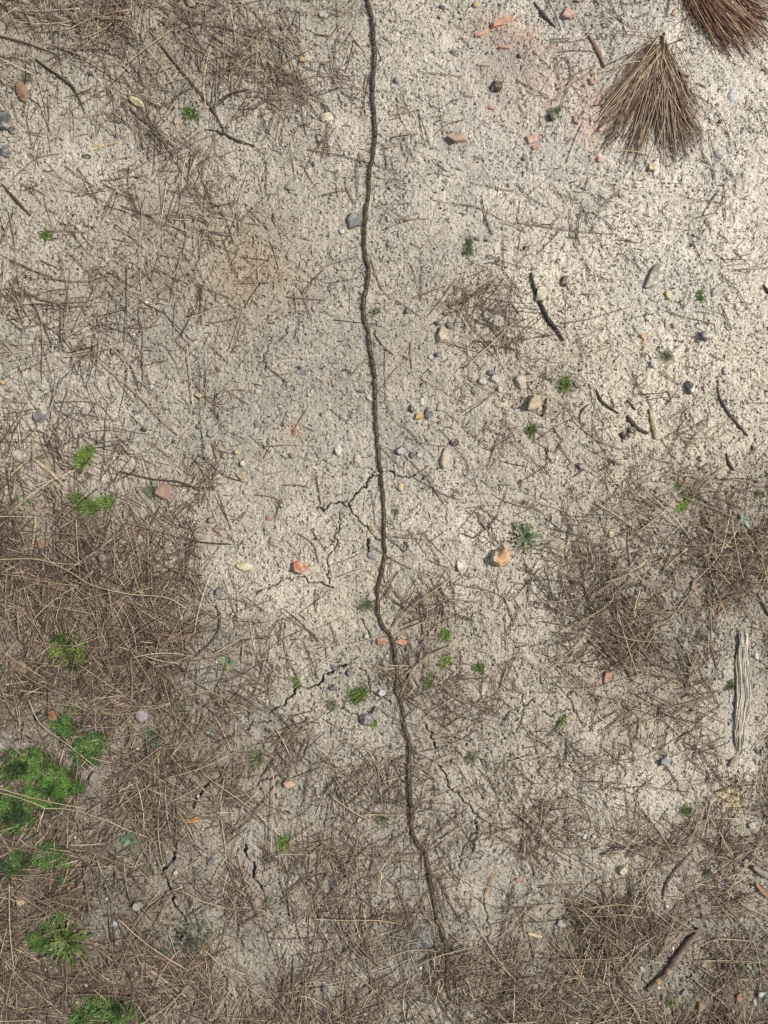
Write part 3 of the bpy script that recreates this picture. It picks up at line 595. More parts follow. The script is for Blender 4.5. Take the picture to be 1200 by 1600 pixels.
for a in [(295,172,24,30,G1,'small dark green tuft'),(38,120,26,16,G6,'dull grey-green tuft'),(73,370,24,22,G1,'small green tuft'),(730,388,24,26,G5,'spiky dark green tuft'),(585,491,22,13,G6,'tiny dull green tuft'),(138,712,38,36,G2,'bright green spiky tuft'),
  (130,782,44,40,G1,'long-bladed green tuft'),(165,790,38,22,G2,'low spreading green tuft'),(235,766,24,24,G3,'blue-green sprig'),(883,600,28,30,G1,'dense green tuft'),(828,670,34,20,G1,'wide green tuft'),(1094,462,14,20,G1,'small upright green tuft'),(1042,553,20,28,G6,'pale green sparse tuft'),
  (1057,758,14,14,G2,'little yellow-green tuft'),(1072,776,18,18,G2,'yellow-green tuft'),(1062,795,20,20,(120,155,48),'bright yellow-green tuft'),(1183,770,16,16,G6,'faint olive tuft'),(1095,820,18,14,G5,'olive green tuft'),(565,945,26,28,G6,'olive green grassy tuft'),(702,993,30,22,G2,'bright green wide tuft'),
  (696,1032,22,20,G2,'bright green round tuft'),(748,1045,22,22,G1,'spiky green tuft'),(670,1063,18,26,G1,'upright green tuft'),(560,1090,36,38,G1,'large spiky green tuft'),(467,1067,24,13,G1,'low green tuft on a crack'),(515,1100,20,22,G6,'sparse pale green tuft'),(580,1132,20,16,G2,'little bright green tuft'),
  (740,1180,28,20,G6,'grey-green flat tuft'),(408,1184,42,28,G6,'wide pale olive tuft'),(200,1038,16,22,G6,'thin pale green tuft'),(5,1048,20,20,G5,'dark green tuft cut by the left edge'),(5,1128,18,16,G5,'small green tuft cut by the left edge'),(235,1150,32,28,G3,'dark blue-green tuft'),(290,1117,16,20,G1,'small green tuft'),
  (1087,1000,22,20,G6,'pale green tuft'),(1140,1068,12,24,G5,'narrow dark green tuft'),(876,1122,18,18,G1,'small round green tuft by a crack'),(997,1052,14,10,G5,'tiny dark tuft'),(442,1313,30,28,G2,'bright green tuft pierced by needles'),(597,1280,20,22,G6,'dull green tuft'),(1075,1270,20,22,G1,'round green tuft'),
  (1107,1362,16,18,G5,'small olive tuft'),(895,1470,16,26,G6,'faint grey-green tuft'),(1048,1568,28,14,G1,'low dark green tuft'),(250,1490,14,22,G3,'small blue-green sprig'),(233,1362,18,12,G6,'faint grey-green tuft'),(420,1408,16,10,G6,'tiny faint green tuft'),(618,798,5,22,G6,'thin upright pale green sprig'),(864,178,22,26,G6,'mossy dull green tuft'),
  (38,1005,8,8,G5,'tiny green tuft'),(910,665,8,10,G5,'tiny dark green tuft')]:
    tuft('grass_tuft', *a)
tuft('rosette_weed', 820,838,46,50,(92,116,78),'grey-green weed rosette with lobed leaves on bare soil',26,'rosette','grey-green weed rosette','leafy weeds')
tuft('rosette_weed', 103,1472,72,78,(70,98,40),'large green dandelion-like rosette among needles',60,'rosette','large green rosette','leafy weeds')
tuft('leafy_weed', 357,1035,30,30,(104,144,78),'two-leaved green seedling',4,'broad',None,'leafy weeds')
tuft('leafy_weed', 1160,812,28,30,(142,172,142),'pale blue-green seedling with broad leaves',6,'broad','broad-leaved seedling','leafy weeds')
tuft('leafy_weed', 1147,880,14,18,(140,168,138),'tiny pale blue-green seedling',4,'broad',None,'leafy weeds')
tuft('leafy_weed', 205,1313,32,44,(92,122,84),'dull blue-green leafy sprout',14,'broad',None,'leafy weeds')
tuft('leafy_weed', 1175,1513,22,20,(118,152,116),'small green seedling',5,'broad',None,'leafy weeds')
tuft('leafy_weed', 1193,1556,20,26,(120,156,116),'green seedling beside a bluish white pebble',6,'broad',None,'leafy weeds')
tuft('leafy_weed', 832,1397,16,22,(140,156,132),'dusty pale green seedling',5,'broad',None,'leafy weeds')
tuft('leafy_weed', 330,1143,24,16,(124,144,112),'grey-green lobed seedling',6,'broad',None,'leafy weeds')
tuft('leafy_weed', 97,1098,14,14,(92,130,70),'green single-leaved seedling',3,'broad',None,'leafy weeds')
tuft('leafy_weed', 40,783,44,18,(96,128,72),'flat dark green leafy weed',22,'leafy',None,'leafy weeds')
def cushion(px, py, w_, h_, c, text, own=None, n=2600, leaf=.0045):
    """low ragged patch of tiny leaves"""
    r = np.random.RandomState(int(px + py * 3)); x0, y0 = W(px, py); n = int(n * 1.4) if py > 1080 and w_ > 50 and 'lichen' not in text else n
    m = n * 5; ux = r.uniform(-1, 1, m); uy = r.uniform(-1, 1, m); X = x0 + ux * w_ * .5e-3; Y = y0 + uy * h_ * .5e-3
    d = np.hypot(ux, uy) + 1.15 * fbm(X, Y, .024, int(px) % 50, 4, .65); keep = np.where((r.rand(m) < np.clip((1.12 - d) * 1.9, 0, 1)) & (r.rand(m) < .12 + .88 * (fbm(X, Y, .008, 9, 2) > -.02)))[0][:n]
    X = X[keep]; Y = Y[keep]; d = d[keep]; k = len(keep); ht = np.clip(.9 - d, 0, .6) * .013 * (1 + .7 * fbm(X, Y, .010, 4, 2))
    B = np.stack([X, Y, Hf(X, Y) + np.maximum(ht, 0)], 1)
    ln = leaf * r.uniform(.6, 1.6, k)
    tone = np.clip(fbm(X, Y, .018, 14, 2) * 1.3 + .5, 0, 1)[:, None]
    c1 = greens(k, r, c, .3); c1 = c1 * (.28 + .66 * tone) * np.array([.86, .98, 1.15]) + lin((150,160,60)) * .2 * tone * (r.rand(k, 1) < .25)
    V, F_, C = leaves(B, r.rand(k) * 6.283, ln, ln * .13, r.uniform(.0, 1.3, k), r.uniform(0, .3, k), prof_oval, c1, 4, .3, 1.2)
    KEEP.append((px, py, (w_ + h_) * .22, .45))
    o = build('moss_patch', V, F_, M_leaf, C, loc=(x0, y0, float(Hf(np.array([x0]), np.array([y0]))[0])))
    tag(o, text, 'moss patch', 'bright green mossy patches among the needles', px, py, own=own)
cushion(112,1016,62,56,(122,146,56),'round yellow-green leafy cushion','yellow-green cushion',2200,.0055)
cushion(102,1130,52,56,(88,128,50),'bright green mossy patch with ragged edge',None,1500)
cushion(142,1172,60,60,(84,122,50),'deep green leafy patch',None,1500)
cushion(40,1192,84,46,(92,128,48),'low green mossy patch')
cushion(92,1225,84,80,(100,150,50),'bright lime green moss mound','lime green mound',3000,.004)
cushion(30,1262,110,74,(88,130,48),'wide green mossy patch',None,2600)
cushion(70,1330,80,50,(88,128,50),'ragged green moss strip under needles',None,1400)
cushion(20,1345,56,40,(80,116,50),'dark green moss patch cut by the left edge',None,1000)
cushion(78,1455,72,62,(88,134,46),'green moss clump around the large rosette',None,1800)
cushion(172,1580,120,66,(86,124,50),'wide green moss patch cut by the bottom edge',"bottom moss patch",3200,.005)
cushion(100,1372,40,30,(84,112,60),'thin olive moss patch',None,400)
# pale blue-grey lichen
cushion(300,1458,62,62,(120,122,84),'thin grey-green lichen crust',None,600,.004)

# ---------------------------------------------------------------- sticks, twigs, dry leaves
def stick(name, pts, wmax, taper, c, text, cat='twig', bark=0.12, c2=None, own=None, z=0.0, knots=(), flat=.85, patches=(), sides=12, group=None, ends=(.6, .35)):
    P2 = spline(np.array(pts, float), 1.6); n = len(P2); x, y = W(P2[:, 0], P2[:, 1]); u = np.linspace(0, 1, n)
    r = np.random.RandomState(int(pts[0][0] * 3 + pts[0][1]) & 0xffff)
    rad = wmax * .5e-3 * np.interp(u, np.linspace(0, 1, len(taper)), taper)
    rad = rad * (1 + .08 * vnoise(u * n, u * 0, 5, 3)); rad[0] *= ends[0]; rad[-1] *= ends[1]
    zz = np.convolve(np.pad(Hf(x, y), 10, 'edge'), np.ones(21) / 21, 'valid')
    P = np.stack([x, y, zz + rad.max() * .45 * flat + z], 1)
    V, F_, C = tubes(P[None], rad[None], np.ones((1, 3)), sides, flat)
    S_, A_ = np.meshgrid(np.arange(n), np.arange(sides), indexing='ij')
    grain = vnoise(S_ * 1.6 + 3 * vnoise(S_ * 1., A_ * 1., 9, 7), A_ * 9.0, 9, 12) * .6 + vnoise(S_ * 1.0, A_ * 5.0, 4, 13) * .4
    ctr = np.repeat(P, sides, 0); V = ctr + (V - ctr) * (1 + bark * grain.ravel()[:, None] + .05 * r.randn(len(V), 1))
    C = lin(c) * .75 * (1 + .6 * grain.ravel()[:, None])
    if c2 is not None:
        k = np.clip(fbm(V[:, 0], V[:, 1], .006, 5, 2) * 3 + .3, 0, 1)[:, None]; C = C * (1 - k) + lin(c2) * .75 * k
    for (a, b, cc) in patches:
        k = ((S_ / n + .03 * vnoise(A_ * 1., S_ * .3, 2, 5) > a) & (S_ / n < b) & (vnoise(S_ * 1., A_ * 2., 5, 3) > -.25)).ravel(); C[k] = lin(cc) * .8 * (1 + .3 * grain.ravel()[k, None])
    o = build(name, V, F_, M_wood, np.clip(C, .01, .9), smooth=False, loc=tuple(P[0]))
    KEEP.extend([(q_[0], q_[1], wmax * .5 + 9, .9) for q_ in P2[::4]])
    mid = P2[n // 2]; tag(o, text, cat, group, mid[0], mid[1], own=own); return o
DT = (84,72,64); GT = (120,106,94)
stick('twig',[(829,427),(833,447),(843,472),(855,499),(868,517),(879,535)],6.5,[.6,.75,.8,.9,1,.9,.5],(70,62,58),'dark curved twig pointing into the needle clump',own='dark curved twig',z=.0015)
stick('twig',[(1093,1452),(1076,1472),(1060,1492),(1047,1512),(1043,1520),(1034,1530),(1023,1540),(1013,1549)],11,[.7,.85,.9,1,.95,1,.95,.9],(136,120,106),'grey-brown barky twig with peeled orange-tan patches',patches=[(.60,.66,(176,150,120)),(.79,.83,(186,160,128))],own='barky twig',z=.002,ends=(.8,.8),bark=.16,sides=16)
def driftwood():
    r = np.random.RandomState(9); m = 84; C_ = spline(np.array([(1153,976),(1157,1000),(1158,1030),(1161,1060),(1163,1085),(1161,1110),(1158,1135),(1156,1160),(1155,1184)], float), 2.0); n = len(C_)
    Ps = []; Rs = []; Cs = []; u = np.linspace(0, 1, 40); T_ = np.interp(u, np.linspace(0, 1, 9), [.5,.75,.85,.85,1,.9,.75,.6,.25])
    for k in range(m):
        o_ = ((k * 37) % m + .5) / m * 2 - 1; a = r.beta(1.1, 3) * .8; b = max(a + .12, 1 - r.beta(1.1, 3) * .8); v = a + (b - a) * u
        cx = np.interp(v, np.linspace(0, 1, n), C_[:, 0]); cy = np.interp(v, np.linspace(0, 1, n), C_[:, 1]); tt = np.interp(v, u, T_)
        x, y = W(cx + o_ * 12.5 * tt + 1.3 * vnoise(v * 7 + k * .05, v * 0 + k * .22, 1, 5) + .8 * vnoise(v * 22, v * 0 + k * .5, 1, 15) + 1.5 * vnoise(v * 5, v * 0, 1, 35) + r.randn() * .6, cy + r.randn() * 3)
        z = h_low(x, y) + .0012 + .0020 * (1 - o_ * o_) ** .5 + .0008 * r.randn() + .0016 * vnoise(v * 9, v * 0 + k * .3, 1, 8)
        Ps.append(np.stack([x, y, z], 1)); Rs.append((.0006 + .0006 * r.rand()) * np.clip(np.minimum(u, 1 - u) * 12, .25, 1) * (1 + .3 * vnoise(v * 20, v * 0 + k, 1, 3)))
        g_ = r.choice(4, p=[.38,.32,.2,.1]); Cs.append(np.tile(lin([(208,200,184),(188,178,162),(156,146,132),(104,94,84)][g_]) * .95, (40, 1)) * (1 + .2 * vnoise(v * 11, v * 0 + k * .7, 1, 4))[:, None])
    # the solid core under the frayed fibres
    V, F_, C = tubes(np.array(Ps), np.array(Rs), np.array(Cs), 5); u2 = np.linspace(.04, .95, 50)
    cx = np.interp(u2, np.linspace(0, 1, n), C_[:, 0]); cy = np.interp(u2, np.linspace(0, 1, n), C_[:, 1]); x, y = W(cx, cy)
    V2, F2, C2 = tubes(np.stack([x, y, h_low(x, y) + .0008], 1)[None], (.0098 * np.interp(u2, u, T_))[None], lin((160,148,132))[None] * .8, 16, .26)
    Vj, Fj, Cj = join([(V, F_, C), (V2, F2, C2)]); x0, y0 = W(1158, 1080)
    o = build('driftwood_strip', Vj, Fj, M_wood, Cj, loc=(float(x0), float(y0), float(Hf(np.array([x0]), np.array([y0]))[0])))
    KEEP.extend([(q_[0], q_[1], 22, .93) for q_ in C_[::4]]); tag(o, 'pale weathered strip of fibrous dead wood with frayed ends', 'dead wood', None, 1160, 1080, own='grey driftwood strip')
driftwood()
stick('twig',[(1176,1353),(1185,1360),(1206,1372)],10,[.7,1,.9],(160,148,132),'pale barkless twig cut by the right edge',own=None,z=.002)
stick('twig',[(1180,1379),(1188,1390),(1200,1403)],9,[.4,1,.6],(170,130,105),'pinkish bark sliver')
stick('twig',[(1205,1414),(1192,1418),(1182,1420)],6,[1,.8,.4],(170,158,138),'short pale twig at the right edge')
stick('stick',[(1013,640),(1016,655),(1020,670),(1023,687)],8,[.5,.8,1,.9],(180,160,130),'straight pale broken stick',cat='stick',own='pale broken stick',ends=(.5,.8))
stick('twig',[(978,650),(987,662),(996,671),(1012,678)],7,[.7,1,.8,.6],(92,78,68),'dark bent twig')
stick('twig',[(978,626),(985,634),(991,642)],4.5,[.7,1,.6],(80,70,62),'short dark twig')
stick('twig',[(1121,594),(1121,616),(1127,630),(1140,650),(1152,664),(1167,682)],5,[.4,.6,1,.9,.9,.6],(84,74,68),'thin dark twig with a side fork',own='forked twig')
stick('twig',[(1105,610),(1112,617),(1121,618)],3,[.5,.8,.7],(170,160,140),'tiny pale side twig')
stick('twig',[(929,608),(936,625),(944,634),(957,642),(965,647)],5,[.5,.9,1,.8,.4],(78,74,60),'dark greenish forked twig')
stick('twig',[(949,613),(954,624),(959,637)],4,[.5,.8,.6],(150,136,116),'short pale brown twig')
stick('twig',[(853,622),(850,640),(846,652)],6,[.5,1,.7],(98,86,76),'short upright dark bark strip')
stick('twig',[(905,662),(904,650),(910,640),(918,632)],4,[.5,.9,.9,.5],(92,78,66),'short bent brown twig')
stick('twig',[(137,234),(150,229),(165,224),(183,220)],5,[.9,1,.8,.6],(205,186,150),'straight straw coloured stick',cat='stick')
stick('twig',[(233,48),(255,75),(285,112),(312,145),(333,172),(350,204)],5,[.4,.7,.9,1,.9,.3],(92,78,66),'long dark root-like twig',own='root-like twig')
stick('twig',[(318,199),(340,203),(372,218),(398,226)],5,[.3,.8,.9,.4],(80,68,60),'dark curved twig')
stick('twig',[(335,166),(352,151),(368,142),(386,139)],4.5,[.3,.8,1,.7],(92,80,70),'short curved dark twig')
stick('twig',[(0,60),(30,66),(62,76),(90,87)],4.5,[.9,.9,.8,.3],(98,82,68),'brown twig cut by the left edge')
stick('twig',[(57,94),(80,112),(110,133),(121,150),(131,171)],4.5,[.6,1,.9,.7,.3],(96,88,68),'olive brown curved twig')
stick('twig',[(5,289),(25,312),(50,339)],5,[.4,1,.4],(92,74,62),'dark brown twig',)
stick('twig',[(296,1163),(315,1170),(340,1177),(365,1180),(400,1178)],5,[.4,.8,.9,1,.7],(140,126,112),'grey bent twig lying over needles',own='grey bent twig')
stick('twig',[(338,946),(343,962),(342,980),(334,998),(320,1012),(300,1030)],4.5,[.6,.9,1,.9,.7,.3],(92,84,80),'dark grey curved rootlet')
stick('twig',[(400,1509),(426,1512),(441,1502),(449,1484)],4.5,[.6,1,.9,.6],(158,146,128),'pale grey crooked twig')
stick('twig',[(247,1438),(262,1441),(278,1445)],4.5,[.5,1,.7],(158,144,130),'short grey twig')
stick('stick',[(776,1352),(770,1368),(765,1384),(757,1404)],9,[.5,.8,.9,.9],(172,152,124),'flat pale wood splinter',cat='stick',flat=.4,ends=(.6,.9))
stick('stick',[(825,1459),(835,1462),(847,1466)],6,[.8,1,.9],(205,184,150),'stubby cream stick',cat='stick',ends=(.8,.8))
stick('twig',[(1179,926),(1187,942),(1198,962)],6,[.5,1,.6],(78,66,58),'dark twig cut by the right edge')
stick('twig',[(1133,708),(1137,724),(1146,736)],6,[.4,1,.5],(74,64,58),'dark tapering twig')
stick('twig',[(1190,446),(1196,454),(1206,464)],6,[.6,1,.8],(70,62,56),'stubby dark twig at the right edge')
stick('twig',[(834,4),(850,25),(868,44)],6,[.5,1,.3],(98,84,76),'dark brown twig')
stick('twig',[(919,58),(932,82),(944,108)],8,[.5,1,.4],(150,120,104),'reddish bark strip')
stick('twig',[(1043,114),(1058,119),(1073,125)],4.5,[.5,1,.7],(80,68,60),'short dark stub by the needle fan')
stick('twig',[(49,714),(68,729),(88,747),(104,762)],6,[.5,1,.8,.4],(198,180,148),'long pale split stick',cat='stick',own='pale split stick')
stick('twig',[(56,802),(56,825),(53,851)],5,[.5,.9,.8],(178,160,130),'upright straw coloured twig')
stick('twig',[(486,1128),(493,1131)],3,[1,1],(110,100,90),'tiny stub of twig')
stick('twig',[(190,140),(193,141)],3,[1,1],(110,100,90),'tiny broken twig end')
stick('twig',[(1034,1410),(1040,1380),(1060,1352),(1082,1328)],5,[.5,.9,.9,.4],(104,88,76),'brown twig leaning over the litter')
stick('twig',[(1158,1178),(1162,1173)],4,[1,.6],(120,112,100),'tiny wood stub')
def dryleaf(px, py, L_, w_, ang, c, text):
    x0, y0 = W(px, py); r = np.random.RandomState(px); a = R(ang)
    b = np.array([[x0 - math.cos(a) * L_ * .5e-3, y0 - math.sin(a) * L_ * .5e-3, 0]]); 
    V, F_, C = leaves(b, np.array([a]), np.array([L_ * 1e-3]), np.array([w_ * .5e-3]), np.zeros(1), np.zeros(1), prof_oval, lin(c)[None] * .75, 12, .3)
    V += .0012 * np.stack([vnoise(V[:, 1], V[:, 0], .004, 5), vnoise(V[:, 0], V[:, 1], .004, 6), 0 * V[:, 0]], 1)
    V[:, 2] += Hf(np.full(len(V), x0), V[:, 1] * 0 + y0) + .002 + .0012 * vnoise(V[:, 0], V[:, 1], .006, 8)
    o = build('dry_leaf', V, F_, M_dry, C, loc=(x0, y0, float(Hf(np.array([x0]), np.array([y0]))[0])))
    so_ = o.modifiers.new('thick', 'SOLIDIFY'); so_.thickness = .0005
    tag(o, text, 'dead leaf', 'dead leaves and bark flakes', px, py)
for a in [(192,18,22,11,-10,(205,165,135),'pale orange dead leaf'),(300,8,12,10,0,(190,165,148),'faint pink dead leaf'),(212,157,28,11,-35,(205,196,160),'pale yellow papery flake'),(36,145,36,16,-70,(160,130,104),'tan-brown dead leaf'),(70,850,28,12,15,(160,134,114),'curled tan dead leaf'),(34,1040,36,16,-20,(158,130,104),'tan bark flake'),
   (84,1117,16,16,40,(160,122,90),'ochre dead leaf'),(305,1280,24,8,8,(205,150,95),'orange-tan bark flake'),(976,1434,26,10,-60,(112,96,86),'dark brown crumpled leaf'),(188,876,11,5,-25,(222,210,190),'white papery flake'),(1121,950,18,7,75,(205,160,120),'small orange bark flake'),(1145,1190,20,8,60,(180,165,145),'beige papery flake'),
   (1028,765,14,8,30,(170,150,130),'beige dead leaf bit'),(768,1290,14,6,80,(178,160,136),'beige bark flake')]:
    dryleaf(*a)

# ---------------------------------------------------------------- pine needles traced one by one (zoomed tile coordinates, three to a photo pixel)
T = {}
T[(0,0)] = """0,178 120,210 270,262|0,275 150,262|170,280 250,340 340,400 395,515 d|90,0 130,70 190,210|230,0 330,80 470,230|345,0 365,80 400,150 455,220|290,130 290,250 310,355|300,235 420,290 530,355 600,380 k|600,300 700,225 820,140 p|1000,500 1060,450 1160,418 d|570,475 640,520 700,570|490,800 530,750 560,690 p|435,550 500,600 590,650|210,800 330,860 440,920 520,950|730,580 770,660 840,770 880,860|840,850 850,950 820,1060|310,780 420,860 500,900|470,845 580,830 700,820|200,1090 330,1085 420,1095|860,1200 880,1100 860,1000|60,470 90,560 130,600|840,20 880,80 905,145|880,70 1010,80|980,390 1050,340 1120,315|740,330 745,400 840,420|50,1000 70,1100 80,1190|75,840 180,750 290,720|350,245 480,230|540,930 640,850 690,830 p"""
T[(400,0)] = """100,90 150,160 210,215|60,180 140,230 230,290 d|50,245 110,300 150,350|160,280 190,350 215,410 d|415,135 380,180 372,290 395,370|345,240 365,320 400,380|310,480 350,520 385,558 d|760,330 870,345 970,360|980,555 900,575 830,630|240,695 380,720 520,750|320,790 380,805|140,440 240,485|0,690 60,715|50,750 50,910|1080,865 1200,895|950,950 1060,980 1160,1040|20,570 90,660 d"""
T[(800,0)] = """20,855 80,925 165,975 d|325,970 370,1070 430,1185 d|370,1000 430,1040 480,1090|270,980 280,1090 310,1190|10,1045 180,1070 350,1095 460,1100|520,990 590,1070 615,1140|840,450 920,500 980,570 1020,680|890,550 950,590 1010,640|905,620 935,720 945,850|870,700 930,800 945,860|975,770 1050,860 d|600,720 640,830|450,50 560,150|160,0 200,80 230,150 d|250,270 300,370 345,415|780,915 860,940 990,955|1155,540 1180,600 1200,650 d|990,870 995,1050|890,1010 930,1090|490,715 650,735 p"""
T[(0,400)] = """130,60 300,115 480,120|120,150 190,280 205,430 205,590|120,170 250,215 400,215 520,170|170,200 330,235 450,235|490,95 430,190 380,280 340,370|510,170 600,260 690,350 d|600,60 603,250 590,400 g|340,0 440,90|855,0 830,80 760,150 700,200 p|655,270 680,370 680,480 690,600 740,670|885,440 905,600 912,710 p|910,575 960,650 1050,700 1090,660|920,600 1000,690 1100,735|330,400 380,480 400,600|370,400 440,490 490,550|600,615 700,700 780,790 880,870|460,325 560,350 d|70,940 180,1010 300,1060|230,830 260,920 275,1020|165,850 160,1020|990,975 1060,1030 1150,1060 d|570,1010 720,1045 850,1060 950,1100 dk|350,590 270,660 240,740 p|0,645 60,680 130,690|0,330 80,230 p|40,305 160,280|640,40 730,130|780,120 830,200 820,380|1000,430 1080,510|700,870 820,950"""
T[(400,400)] = """535,0 560,80 600,170 690,230 775,290|725,40 750,110 775,215|780,50 775,200|145,195 240,205 330,212|560,250 640,215 660,205 p|550,360 600,430 650,470 d|605,450 605,560 610,680 650,770 730,830 800,920|725,410 730,530 k|1200,320 1130,390 1010,500 970,560 p|1050,200 1100,240 d|970,560 1100,640|350,720 440,790|860,810 930,890 990,970 1000,1030|700,940 800,1040 880,1160|0,1120 80,1130 140,1165|130,1075 200,1075 260,1090 d|190,130 230,190|975,585 1030,650 d|580,890 640,950 750,1050"""
T[(800,400)] = """320,0 370,80 490,130|230,320 350,300 470,265 560,240|0,330 100,345 180,385 250,420|290,410 400,350 470,310 p|720,260 800,290 940,320|970,80 1050,170 1110,265 d|120,530 200,600 300,680|370,600 390,700 480,880|240,650 300,780 400,860 500,1000|920,460 1000,500|690,540 790,610|1130,590 1200,630 p|0,870 100,980|130,980 170,1030 d|330,880 430,940 520,990|350,960 420,1030|820,430 820,560|1200,860 1100,960 1060,1050 p"""
T[(0,800)] = """0,220 200,220 330,270 450,340 620,380 800,400 930,485 p|130,620 300,620 450,630 550,632|0,690 200,700 340,740|570,400 760,480 900,520 950,545|780,480 700,530 600,600 480,690|530,50 500,150 430,200|150,870 210,990 330,1080 470,1200 p|0,760 60,910 110,980|250,880 300,960 390,1020|400,910 560,920 650,922|90,740 180,790 280,840|620,640 700,690 800,780 880,870|960,800 1100,770 1200,745|770,680 860,700 1060,670|270,100 420,105|600,50 760,90 900,130|850,110 960,140 1100,150 dk|930,150 840,190 740,190|620,680 630,780 625,890|700,1000 800,1080|100,470 110,600|600,180 700,230 800,300|420,60 460,130|1000,410 1100,405 1190,440|1080,250 1110,360|740,900 860,980 930,1070|500,1100 620,1150|0,900 130,880 270,830|300,300 420,340 560,350"""
T[(400,800)] = """200,100 270,150 300,250|260,80 330,180 d|0,570 60,600|130,590 160,700 210,780|0,720 90,620 240,540|440,615 520,600 600,570 p|640,200 630,330 700,430|590,370 690,445 d|630,565 720,450 830,370 950,290 p|640,590 720,540 800,510 p|600,715 720,718 p|680,770 800,680 920,620 p|640,540 700,440 730,360|1030,0 1080,80 1180,180|950,340 1100,370 1200,420|860,800 960,880 1150,920|1020,970 1060,1060|740,300 800,440 780,640|330,980 400,1010 520,1020|250,960 190,1050 60,1150|1040,0 1130,170|60,760 200,790|780,600 760,700 d|1130,360 1090,280|0,1090 120,1060 260,960|820,970 920,940 1000,880|1200,720 1120,880|280,360 285,480 k"""
T[(800,800)] = """130,380 240,480|60,240 130,340 220,440 dk|470,570 560,595 690,605 p|300,520 440,430 470,370 p|140,510 280,530 410,520|420,330 520,290 620,220 p|700,145 840,155 970,150|720,275 840,265 960,270 1060,310|860,190 940,250 1050,300 1140,350 d|570,250 620,330 700,430|410,610 480,700 570,760 dk|510,870 540,920 580,945 d|620,875 700,905 820,890 900,865|970,910 890,960 810,1050 d|0,690 70,690 140,750|160,770 210,930|370,420 400,520 370,620 d|340,400 420,350 500,290|600,800 620,870|300,750 370,820|270,480 350,490 420,470|770,1060 900,1000|0,570 50,650|0,1120 80,1160 190,1120 p|480,500 560,600|600,0 700,30|740,0 870,50|950,1130 1090,1145 p|1040,380 900,440 800,430"""
T[(0,1200)] = """0,100 130,130 250,180 p|0,80 200,130 420,180 p|210,170 350,180 500,230 620,290 p|0,480 150,490 300,480|60,530 60,700 80,940 p|430,140 620,100 820,70|0,550 120,570 250,640 400,720|0,350 160,370 290,390|560,700 700,820 880,940 p|400,460 420,600 430,700|850,570 960,620 1090,660 p|780,540 960,545 1150,570|860,860 960,950 1060,1000|960,850 1040,920 1150,970 p|0,870 150,800 310,740|0,760 120,700 260,650|320,870 320,1130|380,880 430,960 480,1000|300,1050 470,1050 640,1070|660,1200 800,1100 900,1000 p|640,1030 800,1120 1000,1200|0,1170 200,1160 p|820,200 840,230 1070,235|950,20 1100,130 1200,200 p|640,620 740,720 830,740|640,300 720,450 740,520|500,530 540,640|100,500 230,600 380,650|180,620 360,560 430,430|260,1110 340,1000 430,880|780,900 830,1010|700,860 830,910"""
T[(400,1200)] = """75,0 85,100 70,400 p|0,345 150,380 250,410|150,350 240,290 300,240 p|360,130 460,200 540,245 p|380,40 460,120 560,170|500,212 690,212 p|300,305 400,330 480,375|400,470 480,400 560,340|270,700 400,705 560,705 680,725 p|550,580 640,610 700,610|540,500 560,580|75,800 200,800 320,790|200,1060 260,1070 330,1110 p|380,720 440,830 510,900|490,830 580,930 d|480,900 560,1010 d|740,940 850,880 1020,830 p|950,505 1020,540 1090,555 p|1190,150 1100,220 1030,310 p|880,190 960,260 1000,330|985,310 1010,380 970,480 d|600,1030 740,1040 840,950|500,1130 640,1100 760,1060|1020,600 1140,660|860,1060 950,1180 d|960,680 990,790|430,770 530,880 600,930|60,1030 180,1170|770,640 830,740|0,200 60,260 p"""
T[(800,1200)] = """0,190 80,260 160,370 dk|430,150 500,250|210,370 310,370 380,350|520,330 650,370|1050,300 1160,370|1160,380 1050,500 1000,620 p|1050,610 1120,655 1200,690 p|340,650 480,630 610,640 p|270,620 340,740|720,590 800,600 p|860,830 960,790 1120,800 p|520,1070 580,1130 600,1200 p|410,1050 520,1055|0,1000 90,980 180,1000|840,620 950,640 1000,620|130,960 200,900 330,890|90,640 240,630 p|660,420 700,490 d|950,440 1050,560|900,1060 1030,980 1100,900|640,700 800,760 900,740|100,380 180,430 240,520 d"""
NG = 'dead pine needles strewn over the soil'
rn = np.random.RandomState(5); nidx = 0
NC = {'p': (196,174,142), 'd': (92,76,64), 'g': (98,104,78), '': (142,120,102)}
